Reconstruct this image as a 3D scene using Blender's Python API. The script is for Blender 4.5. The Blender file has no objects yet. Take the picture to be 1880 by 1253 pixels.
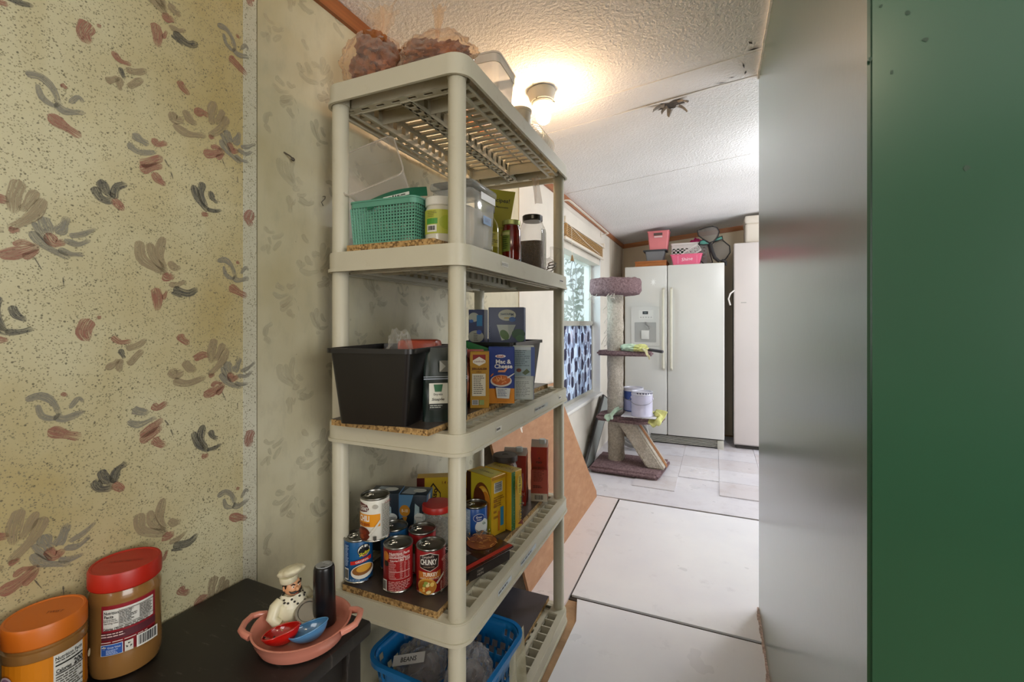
import bpy, bmesh, math, random
from mathutils import Vector as V, Matrix, noise as mnoise
R = math.radians
PI = math.pi
sc = bpy.context.scene
COL = sc.collection
rnd = random.Random(11)

# ------------------------------------------------------------------ camera
cam_d = bpy.data.cameras.new('camera')
cam_d.sensor_width = 36.0
cam_d.lens = 36.0 * 825.0 / 1880.0
cam_d.shift_y = -32.5 / 1880.0
cam_d.clip_start = 0.02
cam = bpy.data.objects.new('camera', cam_d)
COL.objects.link(cam)
cam.location = (0, 0, 1.19)
cam.rotation_euler = (R(90), 0, R(24.4))
sc.camera = cam

# ------------------------------------------------------------------ light and exposure
sc.view_settings.view_transform = 'Standard'
sc.view_settings.look = 'None'
sc.view_settings.gamma = 1.0
sc.view_settings.use_curve_mapping = False
sc.view_settings.exposure = 0.06
try:
    sc.cycles.use_denoising = True
    sc.cycles.max_bounces = 10
    sc.cycles.transparent_max_bounces = 24
    sc.cycles.caustics_reflective = False
    sc.cycles.caustics_refractive = False
    sc.cycles.sample_clamp_indirect = 6.0
except Exception:
    pass
wd = bpy.data.worlds.new('world')
sc.world = wd
wd.use_nodes = True
bg = wd.node_tree.nodes['Background']
bg.inputs[0].default_value = (0.90, 0.96, 1.0, 1)
bg.inputs[1].default_value = 1.6


def area_light(name, loc, rot, sx, sy, power, col):
    d = bpy.data.lights.new(name, 'AREA')
    d.shape = 'RECTANGLE'
    d.size, d.size_y, d.energy, d.color = sx, sy, power, col
    o = bpy.data.objects.new(name, d)
    COL.objects.link(o)
    o.location, o.rotation_euler = loc, rot
    return o


BULB, GLOBE, FILL_GLOBE = 215.0, 22.0, 105.0      # radiance of the lit ceiling bulb, the globe lamp behind the viewer and the fill globe added round the corner
# daylight entering by the window of the left wall and the patio door on the right; rear and side lights are added fill
area_light('window_daylight_left', (-2.0, 3.1, 1.75), (R(78), 0, R(-80)), 1.6, 1.5, 60, (0.86, 0.94, 1.0))
area_light('patio_door_daylight', (2.12, 3.85, 1.15), (R(90), 0, R(90)), 1.7, 1.9, 38, (0.93, 0.95, 1.0))
area_light('rear_fill_light', (-0.30, -2.44, 1.45), (R(90), 0, 0), 1.0, 1.1, 13, (1.0, 0.98, 0.93))  # unseen source added to brighten the near faces and shelf interiors
area_light('side_fill_light', (2.14, -0.75, 1.42), (R(90), 0, R(90)), 1.9, 1.2, 44, (1.0, 0.98, 0.93))  # unseen source added to light the left wall past the green one


# ------------------------------------------------------------------ materials
def lin(c):
    if isinstance(c, str):
        c = c.lstrip('#')
        c = tuple(int(c[i:i + 2], 16) / 255 for i in (0, 2, 4))
    return tuple((x / 12.92) if x <= 0.04045 else ((x + 0.055) / 1.055) ** 2.4 for x in c) + (1,)


MATS = {}


def nodes_of(m):
    m.use_nodes = True
    nt = m.node_tree
    return nt, nt.nodes, nt.links, nt.nodes['Principled BSDF']


def coord(nt, kind='Object', scale=None):
    tc = nt.nodes.new('ShaderNodeTexCoord')
    if scale is None:
        return tc.outputs[kind]
    mp = nt.nodes.new('ShaderNodeMapping')
    mp.inputs['Scale'].default_value = scale
    nt.links.new(tc.outputs[kind], mp.inputs[0])
    return mp.outputs[0]


def tex_noise(nt, vec, scale, detail=3.0, rough=0.55):
    n = nt.nodes.new('ShaderNodeTexNoise')
    n.inputs['Scale'].default_value = scale
    n.inputs['Detail'].default_value = detail
    n.inputs['Roughness'].default_value = rough
    nt.links.new(vec, n.inputs['Vector'])
    return n.outputs['Fac']


def ramp(nt, fac, stops):
    r = nt.nodes.new('ShaderNodeValToRGB')
    el = r.color_ramp.elements
    while len(el) < len(stops):
        el.new(0.5)
    for e, (p, c) in zip(el, stops):
        e.position = p
        e.color = c if len(c) == 4 else tuple(c) + (1,)
    nt.links.new(fac, r.inputs[0])
    return r.outputs[0]


def mixc(nt, fac, a, b, mode='MIX'):
    m = nt.nodes.new('ShaderNodeMix')
    m.data_type = 'RGBA'
    m.blend_type = mode
    for i, val in ((0, fac), (6, a), (7, b)):
        if hasattr(val, 'is_output'):
            nt.links.new(val, m.inputs[i])
        else:
            m.inputs[i].default_value = val
    return m.outputs[2]


def bump(nt, bsdf, h, strength, dist=0.01):
    b = nt.nodes.new('ShaderNodeBump')
    b.inputs['Strength'].default_value = strength
    b.inputs['Distance'].default_value = dist
    nt.links.new(h, b.inputs['Height'])
    nt.links.new(b.outputs[0], bsdf.inputs['Normal'])


def mat(name, col, rough=0.5, metal=0.0, var=0.0, vscale=8.0, bmp=0.0, bscale=40.0, spec=0.5, coat=0.0, stretch=None,
        var2=None, emit=None, trans=0.0):
    """plain procedural material: colour with noise variation and fine relief"""
    if name in MATS:
        return MATS[name]
    m = bpy.data.materials.new(name)
    nt, N, L, b = nodes_of(m)
    c = lin(col)
    b.inputs['Base Color'].default_value = c
    b.inputs['Roughness'].default_value = rough
    b.inputs['Metallic'].default_value = metal
    b.inputs['Specular IOR Level'].default_value = spec
    if coat:
        b.inputs['Coat Weight'].default_value = coat
    if trans:
        b.inputs['Transmission Weight'].default_value = trans
    if var or bmp:
        vec = coord(nt, 'Object', stretch)
    if var:
        f = tex_noise(nt, vec, vscale)
        c2 = lin(var2) if var2 else tuple(max(0, x * (1 - var)) for x in c[:3]) + (1,)
        c1 = c if var2 else tuple(min(1, x * (1 + var * 0.6)) for x in c[:3]) + (1,)
        L.new(ramp(nt, f, [(0.32, c2), (0.68, c1)]), b.inputs['Base Color'])
    if bmp:
        bump(nt, b, tex_noise(nt, vec, bscale, 4), bmp)
    if emit:
        b.inputs['Emission Color'].default_value = lin(emit[0])
        b.inputs['Emission Strength'].default_value = emit[1]
    MATS[name] = m
    return m


def film(name, col, alpha, rough=0.12, tint=None, wr=0.0, gloss=0.25, edge=0.65):
    """thin clear plastic: see-through with a sheen, seen more at grazing angles"""
    if name in MATS:
        return MATS[name]
    m = bpy.data.materials.new(name)
    nt, N, L, b = nodes_of(m)
    b.inputs['Base Color'].default_value = lin(col)
    b.inputs['Roughness'].default_value = rough
    tr = N.new('ShaderNodeBsdfTransparent')
    tr.inputs[0].default_value = lin(tint) if tint else (1, 1, 1, 1)
    mx = N.new('ShaderNodeMixShader')
    fr = N.new('ShaderNodeLayerWeight')
    fr.inputs[0].default_value = gloss
    mr = N.new('ShaderNodeMapRange')
    mr.inputs[3].default_value = alpha
    mr.inputs[4].default_value = min(1, alpha + edge)
    L.new(fr.outputs['Facing'], mr.inputs[0])
    L.new(mr.outputs[0], mx.inputs[0])
    L.new(tr.outputs[0], mx.inputs[1])
    L.new(b.outputs[0], mx.inputs[2])
    L.new(mx.outputs[0], N['Material Output'].inputs[0])
    if wr:
        bump(nt, b, tex_noise(nt, coord(nt), wr, 4), 0.7, 0.01)
    MATS[name] = m
    return m


def ink(col, rough=0.42):
    return mat('ink_' + col.lstrip('#') + ('' if rough == 0.42 else '_%d' % int(rough * 100)), col, rough)


# ------------------------------------------------------------------ mesh helpers
class MB:
    def __init__(s):
        s.v, s.f, s.m, s.mats, s.uv = [], [], [], [], None

    def add(s, vs, fs, m):
        if m not in s.mats:
            s.mats.append(m)
        k, i = len(s.v), s.mats.index(m)
        s.v += [tuple(p) for p in vs]
        for f in fs:
            s.f.append(tuple(k + j for j in f))
            s.m.append(i)
        return s

    def box(s, x0, x1, y0, y1, z0, z1, m, M=None):
        vs = [(x, y, z) for z in (z0, z1) for y in (y0, y1) for x in (x0, x1)]
        if M is not None:
            vs = [M @ V(p) for p in vs]
        return s.add(vs, [(0, 2, 3, 1), (4, 5, 7, 6), (0, 1, 5, 4), (2, 6, 7, 3), (0, 4, 6, 2), (1, 3, 7, 5)], m)

    def rbox(s, x0, x1, y0, y1, z0, z1, r, m, seg=2, M=None, taper=None):
        b = bmesh.new()
        bmesh.ops.create_cube(b, size=1)
        for v in b.verts:
            k = 1.0
            if taper and v.co.z < 0:
                k = taper
            v.co = V(((x0 + x1) / 2 + v.co.x * (x1 - x0) * k, (y0 + y1) / 2 + v.co.y * (y1 - y0) * k, (z0 + z1) / 2 + v.co.z * (z1 - z0)))
        bmesh.ops.bevel(b, geom=b.edges[:], offset=r, segments=seg, affect='EDGES', profile=0.5)
        return s.bm(b, m, M)

    def bm(s, b, m, M=None):
        b.verts.index_update()
        vs = [(M @ v.co if M is not None else v.co.copy()) for v in b.verts]
        fs = [[v.index for v in f.verts] for f in b.faces]
        b.free()
        return s.add(vs, fs, m)

    def lathe(s, prof, m, seg=24, c=(0, 0, 0), M=None, sq=None, caps=True):
        """prof: list of (r, z); sq: squareness of the section (superellipse power)"""
        vs, fs = [], []
        for r, z in prof:
            for k in range(seg):
                a = 2 * PI * k / seg
                ca, sa = math.cos(a), math.sin(a)
                q = r
                if sq:
                    q = r / (abs(ca) ** sq + abs(sa) ** sq) ** (1 / sq)
                p = V((c[0] + q * ca, c[1] + q * sa, c[2] + z))
                vs.append(M @ p if M is not None else p)
        for i in range(len(prof) - 1):
            for k in range(seg):
                a, b = i * seg + k, i * seg + (k + 1) % seg
                fs.append((a, b, b + seg, a + seg))
        if caps:
            if prof[0][0] > 1e-6:
                fs.append(tuple(range(seg))[::-1])
            if prof[-1][0] > 1e-6:
                fs.append(tuple((len(prof) - 1) * seg + k for k in range(seg)))
        return s.add(vs, fs, m)

    def tube(s, path, r, m, seg=8, closed=False, flat=None):
        """tube along a path; r number or list; flat=(factor) squashes along the second normal"""
        P = [V(p) for p in path]
        n = len(P)
        rr = r if isinstance(r, (list, tuple)) else [r] * n
        vs, fs = [], []
        up = V((0, 0, 1))
        prev = None
        for i in range(n):
            if closed:
                t = (P[(i + 1) % n] - P[i - 1])
            else:
                t = P[min(i + 1, n - 1)] - P[max(i - 1, 0)]
            t = t.normalized() if t.length > 1e-9 else V((0, 0, 1))
            if prev is None:
                a = up if abs(t.z) < 0.9 else V((1, 0, 0))
                x = t.cross(a).normalized()
            else:
                x = prev - t * prev.dot(t)
                x = x.normalized() if x.length > 1e-6 else t.cross(V((1, 0, 0))).normalized()
            prev = x
            y = t.cross(x)
            for k in range(seg):
                an = 2 * PI * k / seg
                vs.append(P[i] + (x * math.cos(an) + y * math.sin(an) * (flat or 1)) * rr[i])
        for i in range(n if closed else n - 1):
            for k in range(seg):
                a, b = i * seg + k, i * seg + (k + 1) % seg
                c2, d = ((i + 1) % n) * seg + (k + 1) % seg, ((i + 1) % n) * seg + k
                fs.append((a, b, c2, d))
        if not closed:
            fs.append(tuple(range(seg))[::-1])
            fs.append(tuple((n - 1) * seg + k for k in range(seg)))
        return s.add(vs, fs, m)

    def prism(s, pts, z0, z1, m, M=None):
        n = len(pts)
        vs = [V((x, y, z)) for z in (z0, z1) for x, y in pts]
        if M is not None:
            vs = [M @ v for v in vs]
        fs = [tuple(range(n))[::-1], tuple(range(n, 2 * n))]
        fs += [(i, (i + 1) % n, n + (i + 1) % n, n + i) for i in range(n)]
        return s.add(vs, fs, m)

    def ring(s, outer, inner, z0, z1, m):
        """closed wall between two same-length 2-D loops"""
        n = len(outer)
        vs = [(x, y, z) for z in (z0, z1) for L in (outer, inner) for x, y in L]
        fs = []
        for i in range(n):
            j = (i + 1) % n
            o0, o0j, i0, i0j = i, j, n + i, n + j
            o1, o1j, i1, i1j = 2 * n + i, 2 * n + j, 3 * n + i, 3 * n + j
            fs += [(o0, o0j, o1j, o1), (i0j, i0, i1, i1j), (o1, o1j, i1j, i1), (o0j, o0, i0, i0j)]
        return s.add(vs, fs, m)

    def grid(s, fn, nu, nv, m, thick=None):
        vs = [fn(i / nu, j / nv) for j in range(nv + 1) for i in range(nu + 1)]
        w = nu + 1
        fs = [(j * w + i, j * w + i + 1, (j + 1) * w + i + 1, (j + 1) * w + i) for j in range(nv) for i in range(nu)]
        return s.add(vs, fs, m)

    def blob(s, c, rad, m, sub=3, amp=0.2, freq=3.0, seed=0, flatz=None, M=None):
        b = bmesh.new()
        bmesh.ops.create_icosphere(b, subdivisions=sub, radius=1)
        o = V((seed * 7.3, seed * 3.1, seed * 1.7))
        for v in b.verts:
            n = v.co.normalized()
            k = 1 + amp * mnoise.noise(n * freq + o) + amp * 0.5 * mnoise.noise(n * freq * 2.3 + o)
            p = V((n.x * rad[0], n.y * rad[1], n.z * rad[2])) * k
            if flatz is not None and p.z < flatz:
                p.z = flatz
            v.co = p + V(c)
        return s.bm(b, m, M)

    def mesh(s, name, smooth=35):
        me = bpy.data.meshes.new(name)
        me.from_pydata(s.v, [], s.f)
        for m in s.mats:
            me.materials.append(m)
        me.polygons.foreach_set('material_index', s.m)
        if s.uv:
            l = me.uv_layers.new(name='uv')
            l.data.foreach_set('uv', [c for lp in me.loops for c in s.uv[lp.vertex_index]])
        me.validate()
        if smooth:
            me.shade_smooth()
            me.set_sharp_from_angle(angle=R(smooth))
        return me

    def build(s, name, parent=None, loc=None, rot=None, smooth=35):
        return place(name, s.mesh(name, smooth), parent, loc, rot)


def place(name, me, parent=None, loc=None, rot=None):
    o = bpy.data.objects.new(name, me)
    COL.objects.link(o)
    if parent:
        o.parent = parent
    if loc:
        o.location = loc
    if rot is not None:
        o.rotation_euler = rot if isinstance(rot, (tuple, list)) else (0, 0, rot)
    return o


def tag(o, label, cat, group=None):
    o['label'] = label
    o['category'] = cat
    if group:
        o['group'] = group
    return o


def thing(name, label, cat, loc=(0, 0, 0), rot=0, group=None):
    o = place(name, None, None, loc, rot)
    o.empty_display_size = 0.05
    return tag(o, label, cat, group)


def struct(name, mb, parent=None, loc=None, rot=None, smooth=35):
    o = mb.build(name, parent, loc, rot, smooth)
    if parent is None:
        o['kind'] = 'structure'
    return o


def rrect(x0, x1, y0, y1, r, seg=5):
    pts = []
    for cx, cy, a0 in ((x1 - r, y1 - r, 0), (x0 + r, y1 - r, 90), (x0 + r, y0 + r, 180), (x1 - r, y0 + r, 270)):
        for k in range(seg + 1):
            a = R(a0 + 90 * k / seg)
            p = (cx + r * math.cos(a), cy + r * math.sin(a))
            e = min(.003, r * .3)
            if k == 0:
                pts.append((p[0] + e * math.sin(a), p[1] - e * math.cos(a)))
            pts.append(p)
            if k == seg:
                pts.append((p[0] - e * math.sin(a), p[1] + e * math.cos(a)))
    return pts


# ------------------------------------------------------------------ flat print on packages (deferred, so that all lettering is converted at once)
PRINTS = []


def flat_map(o, ax, ay):
    o, ax, ay = V(o), V(ax).normalized(), V(ay).normalized()
    n = ax.cross(ay)
    return lambda u, v, h: o + ax * u + ay * v + n * h


def cyl_map(r, a0=-90.0, c=(0, 0, 0)):
    """u runs round the can (metres, left to right as seen), u=0 faces angle a0; v is height"""
    def fn(u, v, h):
        a = R(a0) + u / r
        return V((c[0] + (r + h) * math.cos(a), c[1] + (r + h) * math.sin(a), c[2] + v))
    return fn


class Print:
    def __init__(s, parent, fn, name='label_print', curved=False):
        s.p, s.fn, s.name, s.curved, s.items, s.k = parent, fn, name, curved, [], 0
        PRINTS.append(s)

    def poly(s, pts, col):
        s.k += 1
        s.items.append(('p', pts, col, s.k))
        return s

    def rect(s, u0, v0, u1, v1, col):
        return s.poly([(u0, v0), (u1, v0), (u1, v1), (u0, v1)], col)

    def ell(s, cu, cv, ru, rv, col, n=24, rot=0):
        ca, sa = math.cos(R(rot)), math.sin(R(rot))
        return s.poly([(cu + ru * math.cos(2 * PI * k / n) * ca - rv * math.sin(2 * PI * k / n) * sa,
                        cv + ru * math.cos(2 * PI * k / n) * sa + rv * math.sin(2 * PI * k / n) * ca) for k in range(n)], col)

    def text(s, t, u, v, h, col, w=None, rot=0, bold=0.0, shear=0.0):
        """lettering centred on (u, v), h = cap height, squeezed to width w"""
        s.k += 1
        s.items.append(('t', (t, u, v, h, w, rot, bold, shear), col, s.k))
        return s

    def lines(s, u0, v0, u1, v1, n, col, seed=1, t=0.45):
        """small print: rows of short dashes"""
        q = random.Random(seed)
        s.k += 1
        dv = (v1 - v0) / n
        for i in range(n):
            u = u0
            end = u1 - (u1 - u0) * (q.random() * 0.35)
            while u < end:
                w = min((u1 - u0) * q.uniform(0.08, 0.25), end - u)
                vv = v1 - dv * (i + 0.7)
                s.items.append(('p', [(u, vv), (u + w, vv), (u + w, vv + dv * t), (u, vv + dv * t)], col, s.k))
                u += w + (u1 - u0) * 0.03
        return s

    def bars(s, u0, v0, u1, v1, seed=3, vertical=True, back='#e9e8e2', col='#26262a'):
        s.rect(u0, v0, u1, v1, back)
        q = random.Random(seed)
        m = 0.08
        du, dv = (u1 - u0), (v1 - v0)
        s.k += 1
        t = m
        while t < 1 - m:
            w = q.uniform(0.015, 0.06)
            if vertical:
                a = [(u0 + du * t, v0 + dv * .14), (u0 + du * (t + w), v0 + dv * .14), (u0 + du * (t + w), v1 - dv * .08), (u0 + du * t, v1 - dv * .08)]
            else:
                a = [(u0 + du * .08, v0 + dv * t), (u1 - du * .08, v0 + dv * t), (u1 - du * .08, v0 + dv * (t + w)), (u0 + du * .08, v0 + dv * (t + w))]
            s.items.append(('p', a, col, s.k))
            t += w + q.uniform(0.012, 0.04)
        return s


def finish_prints():
    fonts = {}
    tmp = []
    for pr in PRINTS:
        for it in pr.items:
            if it[0] == 't':
                key = (it[1][0], it[1][6])
                if key not in fonts:
                    cu = bpy.data.curves.new('t', 'FONT')
                    cu.body = key[0]
                    cu.size = 1.0
                    cu.offset = key[1]
                    cu.resolution_u = 2
                    cu.align_x = 'CENTER'
                    ob = bpy.data.objects.new('t', cu)
                    COL.objects.link(ob)
                    fonts[key] = ob
                    tmp.append(ob)
    dg = bpy.context.evaluated_depsgraph_get()
    dg.update()
    shapes = {}
    for key, ob in fonts.items():
        me = bpy.data.meshes.new_from_object(ob.evaluated_get(dg))
        vs = [v.co.copy() for v in me.vertices]
        fs = [tuple(p.vertices) for p in me.polygons]
        if vs:
            x0, x1 = min(v.x for v in vs), max(v.x for v in vs)
            y0, y1 = min(v.y for v in vs), max(v.y for v in vs)
        else:
            x0, x1, y0, y1 = 0, 1, 0, 1
        shapes[key] = (vs, fs, x0, x1, y0, y1)
        bpy.data.meshes.remove(me)
    for ob in tmp:
        cu = ob.data
        bpy.data.objects.remove(ob)
        bpy.data.curves.remove(cu)
    for pr in PRINTS:
        mb = MB()
        for kind, d, col, k in pr.items:
            h = 0.00035 * k
            b = bmesh.new()
            if kind == 'p':
                vs = [b.verts.new((u, v, 0)) for u, v in d]
                f = b.faces.new(vs)
                if pr.curved:
                    bmesh.ops.triangulate(b, faces=[f])
            else:
                t, u, v, hh, w, rot, bold, shear = d
                vs, fs, x0, x1, y0, y1 = shapes[(t, bold)]
                sy = hh / 0.69
                sx = sy if w is None else w / max(1e-6, (x1 - x0))
                ca, sa = math.cos(R(rot)), math.sin(R(rot))
                bv = []
                for q in vs:
                    x, y = (q.x - (x0 + x1) / 2) * sx, (q.y - 0.345) * sy
                    x += y * shear
                    bv.append(b.verts.new((u + x * ca - y * sa, v + x * sa + y * ca, 0)))
                for f in fs:
                    try:
                        b.faces.new([bv[i] for i in f])
                    except ValueError:
                        pass
            if pr.curved and kind == 'p':
                for _ in range(4):
                    ed = [e for e in b.edges if abs(e.verts[0].co.x - e.verts[1].co.x) > 0.008]
                    if not ed:
                        break
                    bmesh.ops.subdivide_edges(b, edges=ed, cuts=1)
                    bmesh.ops.triangulate(b, faces=[f for f in b.faces if len(f.verts) > 4])
            for v in b.verts:
                v.co = pr.fn(v.co.x, v.co.y, h)
            mb.bm(b, ink(col))
        if mb.v:
            mb.build(pr.name, pr.p, smooth=0)
STROKES = [('g',0.0097,[(0.332,1.587),(0.348,1.591),(0.363,1.579),(0.371,1.557)]),('g',0.007,[(0.345,1.576),(0.35,1.558),(0.365,1.551),(0.37,1.559)]),('g',0.0101,[(0.367,1.555),(0.378,1.548),(0.403,1.556)]),('g',0.0059,[(0.385,1.565),(0.396,1.58),(0.402,1.573)]),('m',0.0143,[(0.359,1.532),(0.376,1.523),(0.398,1.513)]),('m',0.0058,[(0.374,1.591),(0.381,1.587)]),('m',0.0079,[(0.444,1.684),(0.456,1.674),(0.472,1.676)]),('k',0.007,[(0.456,1.661),(0.458,1.653),(0.462,1.644)]),('t',0.0097,[(0.466,1.662),(0.483,1.667),(0.497,1.678)]),('t',0.0088,[(0.435,1.627),(0.445,1.634),(0.453,1.642)]),('t',0.009,[(0.456,1.642),(0.454,1.629),(0.456,1.62)]),('t',0.0098,[(0.469,1.632),(0.483,1.649),(0.491,1.657)]),('t',0.0157,[(0.54,1.614),(0.549,1.604),(0.562,1.609)]),('t',0.0144,[(0.566,1.629),(0.576,1.615),(0.588,1.611)]),('m',0.0128,[(0.586,1.634),(0.6,1.641),(0.613,1.639)]),('t',0.0152,[(0.626,1.673),(0.62,1.648),(0.62,1.624)]),('t',0.0108,[(0.645,1.663),(0.637,1.644),(0.628,1.628)]),('t',0.0123,[(0.546,1.592),(0.572,1.584),(0.607,1.594)]),('t',0.0137,[(0.654,1.651),(0.641,1.622),(0.615,1.597)]),('m',0.0075,[(0.615,1.594),(0.626,1.597)]),('k',0.013,[(0.427,1.445),(0.434,1.428),(0.446,1.419)]),('k',0.0117,[(0.418,1.43),(0.426,1.414),(0.443,1.41)]),('k',0.0111,[(0.446,1.419),(0.45,1.439),(0.465,1.449)]),('m',0.012,[(0.445,1.415),(0.453,1.408),(0.46,1.4)]),('k',0.0119,[(0.602,1.49),(0.598,1.465),(0.609,1.439)]),('k',0.0117,[(0.583,1.479),(0.593,1.452),(0.613,1.433)]),('k',0.0094,[(0.618,1.476),(0.622,1.463),(0.633,1.455)]),('k',0.0075,[(0.611,1.436),(0.626,1.436),(0.641,1.441)]),('m',0.0082,[(0.6,1.424),(0.613,1.424)]),('g',0.0124,[(0.476,1.546),(0.486,1.541),(0.5,1.536)]),('g',0.0097,[(0.468,1.525),(0.486,1.516),(0.512,1.525)]),('m',0.0108,[(0.508,1.549),(0.518,1.543),(0.532,1.551)]),('m',0.0139,[(0.489,1.494),(0.506,1.505),(0.524,1.519)]),('m',0.0133,[(0.489,1.483),(0.503,1.492),(0.523,1.503)]),('m',0.0129,[(0.51,1.483),(0.518,1.473),(0.529,1.466)]),('k',0.0021,[(0.529,1.516),(0.537,1.504)]),('k',0.0021,[(0.54,1.495),(0.544,1.482)]),('m',0.0189,[(0.41,1.714),(0.403,1.694),(0.409,1.681)]),('m',0.0049,[(0.424,1.722),(0.425,1.716)]),('m',0.0121,[(0.556,1.685),(0.562,1.675),(0.574,1.667)]),('t',0.0152,[(0.486,1.345),(0.491,1.312),(0.53,1.29)]),('t',0.0121,[(0.503,1.344),(0.509,1.318),(0.532,1.293)]),('t',0.0124,[(0.526,1.36),(0.52,1.33),(0.529,1.3)]),('t',0.0122,[(0.538,1.313),(0.546,1.304),(0.557,1.303)]),('m',0.0138,[(0.527,1.286),(0.535,1.282),(0.544,1.286)]),('t',0.0087,[(0.538,1.268),(0.553,1.269),(0.567,1.277)]),('k',0.0127,[(0.546,1.26),(0.572,1.252),(0.59,1.263)]),('k',0.0042,[(0.541,1.252),(0.562,1.243)]),('m',0.0156,[(0.512,1.257),(0.516,1.241),(0.516,1.217)]),('m',0.0055,[(0.526,1.238),(0.533,1.255)]),('g',0.007,[(0.34,1.352),(0.348,1.336),(0.361,1.318)]),('g',0.01,[(0.338,1.337),(0.352,1.317),(0.384,1.301)]),('g',0.0142,[(0.351,1.362),(0.355,1.349),(0.36,1.337)]),('g',0.013,[(0.368,1.341),(0.375,1.35),(0.381,1.369)]),('g',0.0077,[(0.385,1.339),(0.401,1.344),(0.419,1.357)]),('g',0.0076,[(0.378,1.33),(0.396,1.326),(0.411,1.336)]),('g',0.0076,[(0.371,1.314),(0.385,1.308),(0.402,1.309)]),('m',0.0126,[(0.357,1.337),(0.365,1.323),(0.377,1.327)]),('m',0.0147,[(0.303,1.295),(0.322,1.301),(0.345,1.315)]),('m',0.0083,[(0.329,1.294),(0.338,1.301),(0.345,1.31)]),('m',0.0071,[(0.318,1.313),(0.328,1.319),(0.341,1.315)]),('k',0.0014,[(0.341,1.296),(0.35,1.277)]),('k',0.0015,[(0.376,1.267),(0.377,1.252)])]
AVEC, BVEC = 0.519, (0.302, 0.2595)

# ================================================================== THE SETTING
WL = -1.0                      # inner face of the left wall
CEIL0, CSL = 2.117, 0.09       # ceiling height at the left wall, slope across the room


def ceil_z(x):
    return CEIL0 + CSL * (x - WL)


# ---- materials of the shell
def wallpaper_mat(name, base, stain, speck, faded=False):
    m = bpy.data.materials.new(name)
    nt, N, L, b = nodes_of(m)
    vec = coord(nt)
    c = ramp(nt, tex_noise(nt, vec, 2.2, 4, 0.6), [(0.40, lin(base)), (0.70, lin(stain))])
    st = coord(nt, 'Object', (1, 6, 0.7))
    c = mixc(nt, ramp(nt, tex_noise(nt, st, 2.0, 3), [(0.56, (0, 0, 0)), (0.82, (0.5, 0.5, 0.5))]), c, lin(stain))
    if speck:
        for s, thr, col in ((150, 0.17, '#77715a'), (95, 0.115, '#57523f'), (230, 0.24, '#8f8868'), (260, 0.2, '#6a6654')):
            vo = N.new('ShaderNodeTexVoronoi')
            vo.inputs['Scale'].default_value = s
            L.new(vec, vo.inputs['Vector'])
            dens = tex_noise(nt, vec, s * 0.35, 1)
            lt = N.new('ShaderNodeMath')
            lt.operation = 'MULTIPLY'
            L.new(ramp(nt, dens, [(0.42, (0, 0, 0)), (0.54, (1, 1, 1))]), lt.inputs[0])
            L.new(ramp(nt, vo.outputs['Distance'], [(thr, (0.85, 0.85, 0.85)), (thr + 0.08, (0, 0, 0))]), lt.inputs[1])
            c = mixc(nt, lt.outputs[0], c, lin(col))
    if faded:
        w = coord(nt, 'Object', (1, 3.0, 1.4))
        c = mixc(nt, ramp(nt, tex_noise(nt, w, 9, 5, 0.65), [(0.5, (0, 0, 0)), (0.75, (0.4, 0.4, 0.4))]), c, lin('#97937f'))
        w = coord(nt, 'Object', (1, 1, 1))
        c = mixc(nt, ramp(nt, tex_noise(nt, w, 95, 1), [(0.80, (0, 0, 0)), (0.84, (0.7, 0.7, 0.7))]), c, lin('#4a4438'))
    L.new(c, b.inputs['Base Color'])
    b.inputs['Roughness'].default_value = 0.42
    bump(nt, b, tex_noise(nt, vec, 260, 2), 0.08, 0.002)
    return m


M_PAPER = wallpaper_mat('speckled_wallpaper', '#c9c2a0', '#ae9d6c', True)
M_PAPER2 = wallpaper_mat('pale_wallpaper_strip', '#cccab8', '#b7b39c', True)
M_FADED = wallpaper_mat('faded_wall_panel', '#c6c1a8', '#aea584', False, True)
M_PANEL = mat('white_wall_panel', '#dcd5c8', 0.45, var=0.08, vscale=3, bmp=0.05, bscale=80)
M_BATTEN = mat('batten', '#d8cdb8', 0.4, var=0.05)
M_DARK = mat('gap_dark', '#3a352c', 0.8)
M_TRIM = mat('orange_wood_trim', '#95582c', 0.4, var=0.25, vscale=14, stretch=(1, 0.15, 6))
M_WHITE = mat('white_paint', '#e6e4de', 0.4, var=0.05)


def ceiling_mat():
    m = bpy.data.materials.new('stipple_ceiling')
    nt, N, L, b = nodes_of(m)
    vec = coord(nt)
    c = ramp(nt, tex_noise(nt, vec, 1.6, 3), [(0.35, lin('#e6e4e2')), (0.7, lin('#f1efee'))])
    L.new(c, b.inputs['Base Color'])
    b.inputs['Roughness'].default_value = 0.85
    bump(nt, b, tex_noise(nt, vec, 85, 3, 0.6), 0.75, 0.008)
    return m


M_CEIL = ceiling_mat()


def floor_mat(name, a, bcol, dirt, d0=0.60):
    m = bpy.data.materials.new(name)
    nt, N, L, b = nodes_of(m)
    vec = coord(nt)
    c = ramp(nt, tex_noise(nt, vec, 2.2, 5, 0.6), [(0.35, lin(a)), (0.7, lin(bcol))])
    c = mixc(nt, ramp(nt, tex_noise(nt, vec, 7, 6, 0.7), [(d0, (0, 0, 0)), (d0 + 0.25, (0.45, 0.45, 0.45))]), c, lin(dirt))
    c = mixc(nt, ramp(nt, tex_noise(nt, vec, 120, 2), [(0.75, (0, 0, 0)), (0.79, (0.6, 0.6, 0.6))]), c, lin('#6b6466'))
    L.new(c, b.inputs['Base Color'])
    L.new(ramp(nt, tex_noise(nt, vec, 5, 3), [(0.3, (0.26, 0.26, 0.26)), (0.7, (0.44, 0.44, 0.44))]), b.inputs['Roughness'])
    bump(nt, b, tex_noise(nt, vec, 60, 4), 0.05, 0.003)
    return m


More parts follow.
